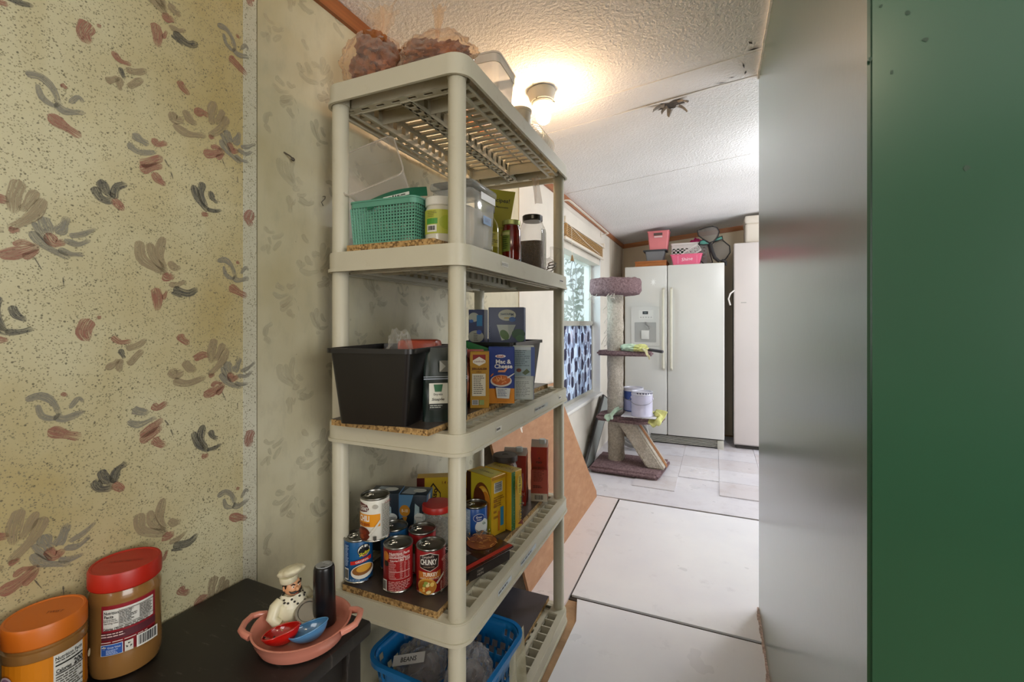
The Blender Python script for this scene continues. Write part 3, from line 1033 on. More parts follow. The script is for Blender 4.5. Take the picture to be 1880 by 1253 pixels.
def shelf_mesh():
    mb = MB()
    hw, hl, T = SW / 2, SLN / 2, 0.05
    o = lambda d, r=0.042: rrect(-hw + d, hw - d, -hl + d, hl - d, max(r - d, .008), 6)
    mb.ring(o(0), o(.0035), -T + .007, -.003, M_SH)                 # rim wall
    mb.ring(o(-.004), o(.0035), -T - .001, -T + .007, M_SH)   # bottom lip
    mb.ring(o(.0012), o(.024), -.004, 0, M_SH)                      # top ledge
    # pocket rows along the long sides and ladder along the ends
    px0, px1 = hw - .024, hw - .060
    y0, y1 = -hl + .075, hl - .075
    n = 17
    for s_ in (-1, 1):
        a, b = sorted((s_ * px0, s_ * px1))
        for k in range(n + 1):
            y = y0 + (y1 - y0) * k / n
            mb.box(a, b, y - .0025, y + .0025, -.036, -.001, M_SH)
            mb.box(a, b, y - .009, y + .009, -T + .004, -T + .008, M_SH)      # bottom ladder
        mb.box(a, b, y1, hl - .02, -.004, 0, M_SH)
        mb.box(a, b, -hl + .02, y0, -.004, 0, M_SH)
        mb.box(a, a + .006, y0, y1, -T, -T + .006, M_SH)
        mb.box(b - .006, b, y0, y1, -T, -T + .006, M_SH)
        xi = s_ * px1                                                        # inner perforated wall
        mb.box(min(xi, xi - s_ * .003), max(xi, xi - s_ * .003), y0, y1, -.012, 0, M_SH)
        mb.box(min(xi, xi - s_ * .003), max(xi, xi - s_ * .003), y0, y1, -T, -.036, M_SH)
        for k in range(n * 1 + 1):
            y = y0 + (y1 - y0) * k / n
            mb.box(min(xi, xi - s_ * .003), max(xi, xi - s_ * .003), y - .011, y + .011, -.038, -.010, M_SH)
        mb.box(min(xi, xi - s_ * .016), max(xi, xi - s_ * .016), y0, y1, -.004, 0, M_SH)   # ledge beside the pockets
    for s_ in (-1, 1):                                                       # end ladders
        ya, yb = sorted((s_ * (hl - .022), s_ * (hl - .075)))
        for k in range(8):
            x = -hw + .05 + (SW - .1) * k / 7
            mb.box(x - .012, x + .012, ya, yb, -.005, -.001, M_SH)
        mb.box(-hw + .02, hw - .02, ya, ya + .012, -.005, -.001, M_SH)
        mb.box(-hw + .02, hw - .02, yb - .012, yb, -.005, -.001, M_SH)
        ym = s_ * (hl - .052)
        mb.box(-hw + .05, hw - .05, ym - .001, ym + .001, -T + .006, -.004, M_SH)
        ym = s_ * (hl - .078)
        mb.box(-hw + .03, hw - .03, ym - .0015, ym + .0015, -T, -.002, M_SH)
        for k in range(7):                                                   # slotted flange below
            x = -hw + .06 + (SW - .12) * k / 6
            mb.box(x - .012, x + .012, min(ym, ym + s_ * .026), max(ym, ym + s_ * .026), -T + .003, -T + .006, M_SH)
        mb.box(-hw + .04, hw - .04, min(ym + s_ * .018, ym + s_ * .026), max(ym + s_ * .018, ym + s_ * .026), -T + .003, -T + .006, M_SH)
        mb.box(-hw + .04, hw - .04, min(ym, ym + s_ * .008), max(ym, ym + s_ * .008), -T + .003, -T + .006, M_SH)
    # slatted deck in two bands with a hollow rib between
    xi = px1 - .016
    yy0, yy1 = -hl + .078, hl - .078
    mb.box(-xi, xi, yy0, yy0 + .085, -.006, -.001, M_SH)
    mb.box(-xi, xi, yy1 - .07, yy1, -.006, -.001, M_SH)
    for s_ in (-1, 1):
        for k in range(7):
            mb.box(min(s_ * .016, s_ * xi), max(s_ * .016, s_ * xi), yy0 + .085 + .001 * k, yy0 + .086 + .001 * k, -.006, -.001, M_SH) if k == 0 else None
        nn = 15
        for k in range(nn + 1):
            y = yy0 + .085 + (yy1 - yy0 - .155) * k / nn
            mb.box(min(s_ * .016, s_ * xi), max(s_ * .016, s_ * xi), y - .0075, y + .0075, -.009, -.001, M_SH)
        for x in (.070,):
            mb.box(s_ * x - .004, s_ * x + .004, yy0, yy1, -.008, -.0012, M_SH)
        x = s_ * .016
        mb.box(x - .0015, x + .0015, yy0, yy1, -.014, -.001, M_SH)
        mb.box(x - .0015, x + .0015, yy0, yy1, -T, -.038, M_SH)
        for k in range(18):
            y = yy0 + (yy1 - yy0) * k / 17
            mb.box(x - .0015, x + .0015, y - .011, y + .011, -.040, -.012, M_SH)
    for k in range(22):
        y = yy0 + (yy1 - yy0) * k / 21
        mb.box(-.016, .016, y - .007, y + .007, -T, -T + .003, M_SH)
    for s_ in (-1, 1):
        mb.box(min(s_ * .010, s_ * .016), max(s_ * .010, s_ * .016), yy0, yy1, -T, -T + .003, M_SH)
    mb.box(-.016, .016, yy0, yy1, -.006, -.001, M_SH)
    # cross ribs under the solid ends
    for y in (yy0 + .085, yy1 - .07):
        mb.box(-px1, px1, y - .0015, y + .0015, -.046, -.004, M_SH)
    # sockets for the posts with radial fins
    for sx in (-1, 1):
        for sy in (-1, 1):
            c = (sx * (hw - .033), sy * (hl - .030))
            po = [(c[0] + .0236 * math.cos(2 * PI * k / 20), c[1] + .0236 * math.sin(2 * PI * k / 20)) for k in range(20)]
            pi_ = [(c[0] + .0214 * math.cos(2 * PI * k / 20), c[1] + .0214 * math.sin(2 * PI * k / 20)) for k in range(20)]
            mb.ring(po, pi_, -T + .002, -.002, M_SH)
            mb.prism(rrect(c[0] - .0236, c[0] + .0236, c[1] - .0236, c[1] + .0236, .0234, 4), -.005, -.0005, M_SH)
            for k in range(9):
                a = math.atan2(sy, sx) + R(-70 + 17.5 * k)
                Mx = Matrix.Translation((c[0], c[1], 0)) @ Matrix.Rotation(a, 4, 'Z')
                t_ = .0236                  # run the fin out to the inside of the rim
                while t_ < .06:
                    X_, Y_ = abs(c[0] + t_ * math.cos(a)), abs(c[1] + t_ * math.sin(a))
                    kx, ky = X_ - (hw - .042), Y_ - (hl - .042)
                    if X_ > hw - .004 or Y_ > hl - .004 or (kx > 0 and ky > 0 and math.hypot(kx, ky) > .0385):
                        break
                    t_ += .0005
                mb.box(.0230, t_, -.0008, .0008, -T + .006, -.003, M_SH, Mx)
    return mb.mesh('shelf', 30)


sm = shelf_mesh()
shelves = []
for z in ZT:
    shelves.append(place('shelf', sm, unit, (0, 0, z)))
pm = {}
for i in range(4):
    zb, zt_ = ZT[i + 1], ZT[i] - .012
    h = round(zt_ - zb, 4)
    if h not in pm:
        mb = MB()
        mb.lathe([(.0212, .0), (.0212, h - .02), (.0205, h - .019), (.0205, h)], M_SH, 28)
        pm[h] = mb.mesh('post')
    for sx in (-1, 1):
        for sy in (-1, 1):
            place('post', pm[h], unit, (sx * (SW / 2 - .033), sy * (SLN / 2 - .030), zb))
mb = MB()
mb.lathe([(.024, 0), (.026, .006), (.021, .055)], M_SH, 20)
fm = mb.mesh('foot')
for sx in (-1, 1):
    for sy in (-1, 1):
        place('foot', fm, unit, (sx * (SW / 2 - .033), sy * (SLN / 2 - .030), 0.0))

# tape labels on the rims
def rim_label(i, y, w, txt=None, dashes=0, back='#dedbd0', h=.013):
    pr = Print(shelves[i], flat_map((SW / 2 + .0006, y, -.024), (0, 1, 0), (0, 0, 1)), 'tape_label')
    pr.rect(-w / 2, -h / 2, w / 2, h / 2, back)
    if txt:
        pr.text(txt, 0, 0, h * .55, '#2e2d2b', w * .85)
    else:
        pr.lines(-w / 2 + .003, -h * .4, w / 2 - .003, h * .4, max(1, dashes), '#3a3936', seed=i + 3, t=.5)


rim_label(1, -0.20, .045, 'NOODLES')
rim_label(1, 0.33, .05, None, 1, '#cfcaba')
rim_label(2, -0.24, .035, None, 1)
rim_label(2, 0.10, .13, None, 1, '#b8bdb6')
rim_label(2, 0.31, .03, None, 1)
rim_label(3, -0.20, .09, None, 1, '#c9d4da')
rim_label(3, -0.02, .13, None, 1, '#c9d4da')

# ---- chipboard sheets lying on the shelves
def chip_mat(name, a, b2, c3):
    m = bpy.data.materials.new(name)
    nt, N, L, b = nodes_of(m)
    vec = coord(nt)
    vo = N.new('ShaderNodeTexVoronoi')
    vo.inputs['Scale'].default_value = 190
    L.new(vec, vo.inputs['Vector'])
    L.new(ramp(nt, vo.outputs['Color'], [(0.2, lin(c3)), (0.45, lin(a)), (0.8, lin(b2))]), b.inputs['Base Color'])
    b.inputs['Roughness'].default_value = 0.85
    bump(nt, b, tex_noise(nt, vec, 200, 3), 0.4, 0.003)
    return m


M_CHIP = chip_mat('chipboard_core', '#a5824e', '#bf9c66', '#6d5230')
M_LAM = mat('dark_laminate', '#4a4038', 0.35, var=0.35, vscale=14, bmp=.05)
M_LAM2 = mat('black_laminate', '#35343b', 0.35, var=0.2, vscale=14)


def board(x0, x1, y0, y1, z, t, lam, label, rz=0, core=M_CHIP):
    o = thing('chipboard_sheet', label, 'board', S((x0 + x1) / 2, (y0 + y1) / 2, z), SA + rz, 'boards on the shelves')
    hx, hy = (x1 - x0) / 2, (y1 - y0) / 2
    mb = MB()
    mb.box(-hx, hx, -hy, hy, .0003, t - .0012, core)
    mb.build('core', o)
    mb = MB()
    mb.box(-hx, hx, -hy, hy, t - .0012, t, lam)
    mb.build('laminate', o)
    return o


board(-.135, .13, -.425, .40, ZT[1], .016, M_CHIP, 'bare chipboard sheet under the green basket on the second shelf')
board(-.150, .138, -.462, .385, ZT[2], .016, M_LAM, 'brown-topped chipboard sheet under the black bins on the middle shelf')
board(-.150, .138, -.424, .385, ZT[3], .018, M_LAM, 'dark brown laminated chipboard sheet under the food cans')
board(-.150, .130, -.40, .425, ZT[4], .018, M_LAM2, 'black laminated sheet on the lowest shelf beside the blue basket')
ZB = [ZT[0], ZT[1] + .016, ZT[2] + .016, ZT[3] + .018, ZT[4] + .018]

# ================================================================== FOOD ON THE SHELVES
M_TIN = mat('tin', '#b9b8b2', 0.22, 1.0, var=0.1, vscale=30)
M_TIN_D = mat('tin_lid', '#8f8e88', 0.3, 1.0)


def can(label, x, y, z, r, h, body, a0, pull=True, name='food_can', group='cans on the fourth shelf'):
    o = thing(name, label, 'can', S(x, y, z), SA, group)
    mb = MB()
    mb.lathe([(r - .003, .0), (r, .0012), (r + .0008, .003), (r, .0048), (r - .0012, .006)], M_TIN, 36)
    mb.build('tin_base', o)
    mb = MB()
    mb.lathe([(r - .0012, h - .006), (r, h - .0045), (r + .0008, h - .0025), (r, h - .0006), (r - .0015, h), (r - .0028, h - .0008), (r - .0035, h - .004), (r - .007, h - .0045), (r - .009, h - .0035), (r * .45, h - .0038), (0, h - .0038)], M_TIN_D, 36, caps=False)
    mb.build('tin_lid', o)
    mb = MB()
    mb.lathe([(r - .0012, .0055), (r - .0004, .007), (r - .0004, h - .007), (r - .0012, h - .0055)], body, 40, caps=False)
    mb.build('paper_label', o)
    if pull:
        mb = MB()
        a = R(a0 + 90)
        cc = V((-.4 * r * math.cos(a), -.4 * r * math.sin(a), h - .002))
        mb.tube([cc + V((.009 * math.cos(t), .011 * math.sin(t), .001)) for t in [2 * PI * k / 12 for k in range(12)]], .0014, M_TIN, 6, closed=True)
        mb.tube([cc, cc + V((.012 * math.cos(a), .012 * math.sin(a), 0))], .002, M_TIN, 6)
        mb.build('pull_ring', o)
    pr = Print(o, cyl_map(r - .0003, a0), curved=True)
    return o, pr


def face_cam(x, y):
    """angle (degrees, in the shelf frame) from a spot towards the camera"""
    p = S(x, y, 0)
    return math.degrees(math.atan2(-p[1], -p[0]) - SA)


z4 = ZB[3]
# blue chili can, lower left
cx, cy = -.135, -.382
o, p = can('blue can of original chili with a bowl picture, under the white chili can', cx, cy, z4, .037, .113, mat('can_blue', '#1c5f97', .35, var=.15, vscale=12), face_cam(cx, cy))
p.rect(-.040, .008, -.024, .105, '#16447c')
p.lines(-.039, .045, -.026, .10, 14, '#b9cfe6', 4)
p.bars(-.040, .010, -.026, .040, 5)
p.ell(.014, .085, .017, .016, '#15181c').ell(.014, .085, .0155, .0145, '#f0efe6').ell(.014, .083, .0145, .010, '#15181c')
for k in range(6):
    p.rect(.003 + k * .0038, .086, .0058 + k * .0038, .092 + .004 * ((k * 7) % 3), '#15181c')
p.text('Skyline', .014, .080, .008, '#e4dc3a', .026, 18, .02, .3)
p.text('CHILI', .014, .073, .004, '#d02a20', .012, 10, .02)
p.poly([(-.018, .052), (.030, .060), (.030, .070), (-.018, .061)], '#c8281f')
p.text('ORIGINAL', .008, .0610, .005, '#f2e7e2', .030, 10, .015)
p.ell(.010, .034, .027, .019, '#e8e4d8', rot=8).ell(.010, .038, .024, .013, '#8c5a2b', rot=8).ell(.012, .042, .017, .009, '#d9a13a', rot=10)
p.text('15 OZ (425g)', -.008, .015, .004, '#cfe0f0', .022).text('CHILI', .012, .010, .005, '#7fb0e0', .016)

# white chili can on top
cx, cy = -.088, -.373
o, p = can('white and orange chili with beans can stacked on top of the blue can', cx, cy, z4 + .1132, .0375, .112, mat('can_white', '#e4e2d8', .35), face_cam(cx, cy) - 4)
p.rect(-.06, .040, .016, .072, '#e79a24')
p.poly([(-.045, .076), (-.018, .079), (-.012, .086), (-.018, .097), (-.045, .102)], '#5a1413')
p.text('CHUNKY', -.027, .086, .009, '#f2efe8', .026, 0, .02).text("Campbell's", -.029, .0945, .0045, '#e9d7c8', .020, 6, .0, .2)
p.text('CHILI', -.026, .062, .014, '#f6f3ea', .030, 0, .03).text('WITH BEANS', -.026, .047, .008, '#8f1d14', .033, 0, .02)
p.ell(-.029, .022, .020, .018, '#5a2413').ell(-.036, .028, .007, .006, '#8a3a1c').ell(-.024, .027, .007, .006, '#7c2f18').ell(-.030, .016, .008, .006, '#93431f').ell(-.021, .018, .005, .004, '#6a2413')
p.poly([(-.012, .022), (-.009, .018), (.018, .055), (.014, .058)], '#d9d6ca')
p.lines(.020, .012, .050, .098, 24, '#5a5850', 7, .4).rect(.018, .010, .0186, .10, '#55534c')
p.ell(.004, .093, .006, .0055, '#b5b2a8').rect(-.001, .008, .006, .018, '#4a4844').text('CHILI', .036, .1, .005, '#aa3333', .02)

# red can seen from the back
cx, cy = -.012, -.374
o, p = can('red soup can turned to show its nutrition facts panel', cx, cy, z4, .0372, .114, mat('can_red', '#a31f22', .35, var=.12, vscale=14), face_cam(cx, cy))
p.rect(-.04, .008, -.024, .110, '#8c1a1e').ell(-.034, .092, .010, .012, '#c97a2a').ell(-.032, .074, .008, .007, '#2a1a14')
p.rect(-.022, .0365, .030, .0372, '#f0d8d4').rect(-.022, .054, .030, .0552, '#f0d8d4').rect(-.022, .089, .030, .0905, '#f4e4e0')
p.text('Nutrition Facts', .004, .101, .0062, '#f4e0dc', .050, 0, .02)
p.lines(-.022, .091, .03, .098, 2, '#e9c9c4', 2)
p.text('Calories', -.010, .084, .0045, '#f4e0dc', .018, 0, .02).text('180 220', .015, .0850, .0065, '#f4e0dc', .028, 0, .02)
for k, (u0, u1) in enumerate(((-.022, -.004), (.004, .010), (.013, .019), (.022, .028))):
    p.lines(u0, .040, u1, .081, 12, '#e2a8a4', 20 + k, .35)
p.lines(-.022, .010, .03, .034, 6, '#e2a8a4', 31, .4)
p.bars(-.038, .008, -.026, .036, 8)

# turkey soup can
cx, cy = .070, -.347
o, p = can('red chunky turkey and rice soup can with a gold lower label', cx, cy, z4, .0372, .114, mat('can_red2', '#9c1d20', .35, var=.12, vscale=14), face_cam(cx, cy) - 6)
p.poly([(-.026, .068), (.002, .060), (.022, .070), (.024, .098), (.002, .106), (-.026, .097)], '#efe6dc')
p.poly([(-.025, .0692), (.002, .0615), (.021, .071), (.0228, .0972), (.002, .1045), (-.025, .096)], '#241413')
p.text("Campbell's", -.004, .0965, .006, '#efe2d6', .030, 4, 0, .25)
p.text('CHUNKY', -.002, .0835, .013, '#f4f1ea', .041, 0, .03)
p.text('NOW EVEN MORE', -.001, .0715, .003, '#c9b29a', .026)
p.poly([(-.028, .040), (.028, .044), (.028, .062), (.016, .0585), (-.028, .060)], '#c8762c')
p.text('TURKEY', .002, .0535, .009, '#f6efe2', .036, 0, .03).text('WHITE & WILD RICE', 0, .0435, .005, '#f2dfc2', .046, 0, .01)
p.ell(-.006, .024, .023, .020, '#d9a548').ell(-.006, .023, .0205, .0175, '#b8772a')
q = random.Random(4)
for k in range(12):
    p.ell(-.006 + q.uniform(-.014, .014), .023 + q.uniform(-.012, .012), q.uniform(.003, .006), q.uniform(.002, .005), q.choice(['#e8c46a', '#d98a2c', '#8fa04a', '#efdca0', '#c05a22']), 10, q.uniform(0, 90))
p.poly([(.014, .034), (.017, .031), (.034, .052), (.031, .055)], '#d8d5cc')
p.text('15 g PROTEIN', .026, .022, .0045, '#f0c8b8', .028, 90).lines(.030, .012, .052, .096, 20, '#d9a89c', 44, .4).ell(.030, .088, .004, .004, '#c98a80')

# cans behind
cx, cy = -.084, -.298
o, p = can('blue can standing behind, half hidden between the front cans', cx, cy, z4, .037, .113, MATS['can_blue'], face_cam(cx, cy))
p.lines(-.01, .03, .02, .1, 14, '#b9cfe6', 9).bars(.0, .012, .015, .04, 12)
cx, cy = .000, -.284
o, p = can('red can behind the turkey soup can, mostly hidden', cx, cy, z4, .0372, .114, MATS['can_red'], face_cam(cx, cy))
p.rect(-.033, .01, -.02, .06, '#e4e0d6').rect(-.033, .06, -.02, .085, '#3d6a33')
# Great Value style can
cx, cy = .053, -.072
o, p = can('blue and white bean can beside the yellow taco box', cx, cy, z4, .0375, .112, mat('can_gv', '#2a57a0', .3), face_cam(cx, cy) + 8)
p.rect(-.10, .007, -.021, .105, '#93a7b8').lines(-.045, .012, -.024, .098, 18, '#e2e8ee', 5, .4)
p.rect(-.021, .007, .05, .026, '#cfb88a').ell(.018, .052, .024, .024, '#dfe2e0')
p.ell(.006, .080, .0175, .0125, '#e9edf2').ell(.006, .080, .0165, .0115, '#1d3f86').text('Great', .006, .083, .006, '#f2f4f8', .018, 0, .01, .2).text('Value', .006, .0755, .005, '#f2f4f8', .015, 0, .01, .2)
p.text('Ca', .022, .062, .007, '#2b6a3a', .011, 0, .02)
q = random.Random(9)
for k in range(26):
    p.ell(.018 + q.uniform(-.017, .02), .022 + q.uniform(-.012, .014), .0035, .0018, q.choice(['#e6d6b0', '#d8c294', '#b89a68']), 8, q.uniform(0, 180))

# jar with red lid (clear)
M_CLEAR = film('clear_plastic', '#e6e8e6', 0.12, 0.08)
cx, cy = -.012, -.188
o = thing('lidded_jar', 'clear jar with a red lid behind the soup cans', 'jar', S(cx, cy, z4), SA)
mb = MB()
mb.lathe([(.040, 0), (.043, .006), (.043, .11), (.038, .122), (.036, .128)], film('clear_jar_dark', '#cfd2cc', .2, .1), 32)
mb.build('jar_body', o)
mb = MB()
mb.lathe([(.036, .001), (.038, .09), (0, .092)], mat('dry_goods', '#6a5f4c', .9, var=.5, vscale=120), 24)
mb.build('dry_contents', o)
mb = MB()
mb.lathe([(.043, .126), (.045, .128), (.045, .142), (.043, .145), (0, .1455)], mat('red_lid', '#b3251c', .35), 36)
mb.build('lid', o)

# dark carton pack with blue and white print
cx, cy = -.098, -.178
for k, (dx, dy, rz, hh, lab) in enumerate(((0.0, .0, 18, .165, 'blue and black printed carton reading 8-10 behind the cans'), (-.078, -.036, 22, .170, 'blue and black printed carton tucked against the wall side of its twin'))):
    o = thing('printed_carton', lab, 'carton', S(cx + dx, cy + dy, z4), SA + R(rz), 'patterned cartons')
    mb = MB()
    mb.rbox(-.045, .045, -.035, .035, 0, hh, .002, mat('carton_navy', '#1d2c3a', .35))
    mb.build('carton_body', o)
    p = Print(o, flat_map((-.045, -.0351, 0), (1, 0, 0), (0, 0, 1)))
    p.poly([(.0, .09), (.03, .10), (.05, hh), (.0, hh)], '#5f8fb8').poly([(.05, .05), (.07, .06), (.068, .13), (.055, .14)], '#a9c4cc').poly([(.056, .07), (.066, .08), (.062, .12)], '#e6ece8')
    p.ell(.024, .118, .016, .017, '#c98a2c').text('8-10', .024, .118, .009, '#f2e8d0', .019, 0, .02)
    p.poly([(.016, .1), (.032, .1), (.026, .082)], '#c98a2c').ell(.07, .1, .017, .013, '#dfe4e2').text('VANILLA', .07, .1, .004, '#3a4a5a', .024)
    p.ell(.006, .075, .014, .018, '#dfe4e2').ell(.045, .06, .005, .006, '#a63324').lines(.06, .02, .085, .07, 8, '#a9b8c0', 6)
    p.poly([(.03, .03), (.05, .03), (.045, .05)], '#3f6a3c').ell(.025, .045, .01, .012, '#b89a3c')
    p2 = Print(o, flat_map((.0451, -.035, 0), (0, 1, 0), (0, 0, 1)))
    p2.poly([(.0, .1), (.05, .12), (.07, hh), (.0, hh)], '#6d96bc').poly([(.015, .12), (.03, .10), (.04, .16), (.02, .16)], '#e6ece8').ell(.03, .075, .02, .014, '#dfe4e2').lines(.01, .01, .06, .06, 8, '#8fa0ac', 8)
    p3 = Print(o, flat_map((-.045, -.035, hh + .0001), (1, 0, 0), (0, 1, 0)))
    p3.poly([(.01, .01), (.05, .005), (.06, .05), (.02, .06)], '#a9b8c4').ell(.06, .035, .02, .015, '#dfe4e2')

# boxes
def carton(name, label, x, y, z, sx, sy, sz, rz, m, cat='box', group=None, tilt=0, r=.0012):
    o = thing(name, label, cat, S(x, y, z), (tilt, 0, SA + R(rz)), group)
    mb = MB()
    mb.rbox(-sx / 2, sx / 2, -sy / 2, sy / 2, 0, sz, r, m, 1)
    mb.build('box_body', o)
    front = lambda nm='front_print': Print(o, flat_map((-sx / 2, -sy / 2 - .0002, 0), (1, 0, 0), (0, 0, 1)), nm)
    side = lambda nm='side_print': Print(o, flat_map((sx / 2 + .0002, -sy / 2, 0), (0, 1, 0), (0, 0, 1)), nm)
    top = lambda nm='top_print': Print(o, flat_map((-sx / 2, -sy / 2, sz + .0002), (1, 0, 0), (0, 1, 0)), nm)
    return o, front, side, top


M_YEL = mat('box_yellow', '#d9ac1e', .35, var=.1, vscale=10)
o, f, s_, t = carton('taco_box', 'yellow taco shell box with barcode on its narrow side', .053, .003, z4, .115, .066, .188, -19, M_YEL, group='yellow boxes')
p = f()
p.rect(0, 0, .022, .188, '#3a1a0c').poly([(.022, .03), (.115, .0), (.115, .188), (.022, .188)], '#c2b02a')
p.ell(.073, .105, .040, .060, '#6f3d16').ell(.078, .10, .034, .055, '#d9a02c').ell(.083, .098, .028, .05, '#e0b54a').ell(.090, .095, .022, .045, '#c27a22').ell(.064, .118, .024, .03, '#5a2a12', rot=30)
p.poly([(.026, .015), (.060, .015), (.060, .055), (.043, .08), (.026, .055)], '#d9b52a').text('Old El Paso', .043, .04, .010, '#3a1a10', .05, 78, .02)
p = s_()
p.bars(.012, .135, .05, .168, 14, vertical=False).rect(.040, .025, .055, .085, '#2f86b4').rect(.03, .012, .036, .075, '#cc6a1e').lines(.01, .09, .056, .125, 5, '#8a5a1a', 3).lines(.008, .05, .028, .12, 4, '#9a6a1c', 5)
p.rect(0, .178, .066, .188, '#b8841c')
p = t()
p.poly([(.012, .002), (.112, .002), (.10, .064), (.03, .064)], '#c0b24a').text('12 SHELLS', .06, .033, .01, '#5a3a12', .06, 0, .01)

o, f, s_, t = carton('taco_box', 'green and yellow taco box with JALAPENO lettering, beside the jar', .089, .060, z4, .115, .056, .190, -15, M_YEL, group='yellow boxes')
p = s_()
p.rect(0, 0, .020, .19, '#2f6a2a')
q = random.Random(2)
for k in range(22):
    p.ell(q.uniform(.001, .019), q.uniform(.004, .186), .0012, .0012, '#a9c88a', 6)
p.ell(.034, .145, .013, .033, '#e2c43a').text('OLD EL PASO', .034, .145, .010, '#2a1a10', .055, 90, .02)
p.rect(.046, .12, .053, .178, '#6a1a14').text('JALAPEÑO', .043, .062, .012, '#2a2414', .085, 90, .03).text('Super', .034, .095, .010, '#6aa02c', .035, 90, .01)
p.text('Cheddar', .030, .045, .007, '#4a3a14', .035, 90, .01).poly([(.02, .02), (.05, .01), (.045, .03)], '#7a2a14')
t().rect(0, 0, .115, .056, '#a58a2e').text('TACOS', .058, .028, .014, '#5a3a1a', .09)

o, f, s_, t = carton('dinner_kit_box', 'yellow dinner kit box standing at the back of the fourth shelf', -.116, .010, z4, .175, .045, .152, 30, M_YEL, group='yellow boxes')
p = f()
p.rect(0, 0, .175, .152, '#c9a81e').rect(0, 0, .026, .152, '#5a1a12').poly([(.03, .02), (.08, .02), (.08, .10), (.055, .135), (.03, .10)], '#2a1a10').poly([(.033, .023), (.077, .023), (.077, .098), (.055, .128), (.033, .098)], '#d4b22c')
p.text('El Paso', .055, .075, .016, '#3a1a10', .085, 80, .03).ell(.14, .10, .03, .03, '#6a3a1a').ell(.14, .105, .02, .018, '#7a8a2a').text('1.4 oz', .10, .135, .01, '#7a2a14', .03)

# glass jar with brown lid
cx, cy = .058, .145
o = thing('lidded_jar', 'tall clear jar with a dark brown screw lid behind the yellow boxes', 'jar', S(cx, cy, z4), SA)
mb = MB()
mb.lathe([(.038, 0), (.043, .005), (.044, .15), (.042, .168), (.038, .178), (.038, .19)], M_CLEAR, 32)
mb.build('jar_body', o)
mb = MB()
mb.lathe([(.037, .003), (.0415, .01), (.0415, .155), (0, .158)], mat('jar_grain', '#a08a52', .8, var=.4, vscale=90), 24)
mb.build('dry_contents', o)
mb = MB()
mb.lathe([(.042, .186), (.045, .188), (.045, .203), (.043, .207), (.012, .207), (.010, .2055), (0, .2055)], mat('brown_lid', '#2c1e14', .55), 36)
mb.build('lid', o)

# broth cartons
def broth(label, x, y, rz, w, d, h, crush, seed):
    o = thing('broth_carton', label, 'carton', S(x, y, z4), SA + R(rz), 'red broth cartons')
    m = mat('carton_red', '#9e2a22', .3, var=.15, vscale=10)
    b = bmesh.new()
    bmesh.ops.create_cube(b, size=1)
    bmesh.ops.subdivide_edges(b, edges=b.edges[:], cuts=5, use_grid_fill=True)
    for v in b.verts:
        c = v.co
        k = mnoise.noise(V((c.x * 3, c.y * 3, c.z * 3 + seed))) * crush
        v.co = V((c.x * w + k * .4, c.y * d + k, (c.z + .5) * h))
    mb = MB()
    mb.bm(b, m)
    mb.build('carton_body', o)
    mb = MB()
    mb.add([(-w / 2, -d / 2, h), (w / 2, -d / 2, h), (w / 2, d / 2, h), (-w / 2, d / 2, h), (-w / 2, -.004, h + .022), (w / 2, -.004, h + .022), (w / 2, .004, h + .022), (-w / 2, .004, h + .022)],
           [(0, 1, 5, 4), (2, 3, 7, 6), (4, 5, 6, 7), (1, 2, 6, 5), (3, 0, 4, 7)], mat('carton_top', '#c9b7ae', .3))
    mb.build('gable', o)
    mb = MB()
    mb.lathe([(.013, 0), (.0135, .002), (.0125, .017), (0, .0172)], mat('carton_cap', '#b9bcba', .35), 20, (w * .18, -.012, h + .010))
    mb.build('cap', o)
    return o, Print(o, flat_map((-w / 2, -d / 2 - .0035, 0), (1, 0, 0), (0, 0, 1)))


o, p = broth('dark red broth carton beside the brown-lidded jar', .058, .245, 14, .085, .06, .185, .008, 2)
p.text('e', .062, .115, .014, '#2a1210', .01, 0, .02).text('e', .062, .095, .014, '#2a1210', .01, 0, .02).text('BROTH', .055, .045, .013, '#e0b0a4', .05, 0, .0).ell(.075, .012, .004, .004, '#e6d0c8').text('bone', .04, .14, .02, '#2a1210', .05)
o, p = broth('red and pink broth carton next to the far post', .128, .318, 16, .063, .06, .205, .008, 5)
p.rect(0, .03, .063, .12, '#b8564a').rect(0, 0, .063, .030, '#d8d2c6').bars(.012, .004, .05, .026, 6, back='#d8d2c6')
p.text('rao', .031, .15, .010, '#2a1816', .022, 0, .02).text('BEEF BROTH', .031, .128, .007, '#2a1816', .044).lines(.01, .075, .053, .12, 8, '#5a2a26', 4, .35).lines(.008, .05, .05, .062, 2, '#2a1816', 6)
p.ell(.031, .165, .002, .003, '#2a1816')

# noodle tray
tr = thing('noodle_tray', 'black chow mein ready-meal tray tipped on the shelf edge', 'tray', S(.117, -.200, z4 + .0005), (R(2), 0, SA + R(71)))
mb = MB()
mb.rbox(-.088, .088, -.062, .062, 0, .034, .008, mat('tray_black', '#1e1a18', .35), 3, taper=.88)
mb.build('tray_base', tr)
mb = MB()
mb.rbox(-.093, .093, -.067, .067, .032, .040, .0035, mat('tray_film', '#3a1c14', .2, var=.4, vscale=18), 2)
mb.build('film_lid', tr)
p = Print(tr, flat_map((0, 0, .0402), (1, 0, 0), (0, 1, 0)), 'lid_print')
p.rect(-.09, -.064, .09, -.050, '#a8281c').rect(-.088, -.048, -.03, .062, '#241c1a')
p.ell(.04, .012, .046, .042, '#8a4a1c')
q = random.Random(6)
for k in range(46):
    p.ell(.04 + q.gauss(0, .02), .012 + q.gauss(0, .018), q.uniform(.006, .014), .0014, q.choice(['#c98a3c', '#a86524', '#d9a456', '#7a3c14']), 8, q.uniform(0, 180))
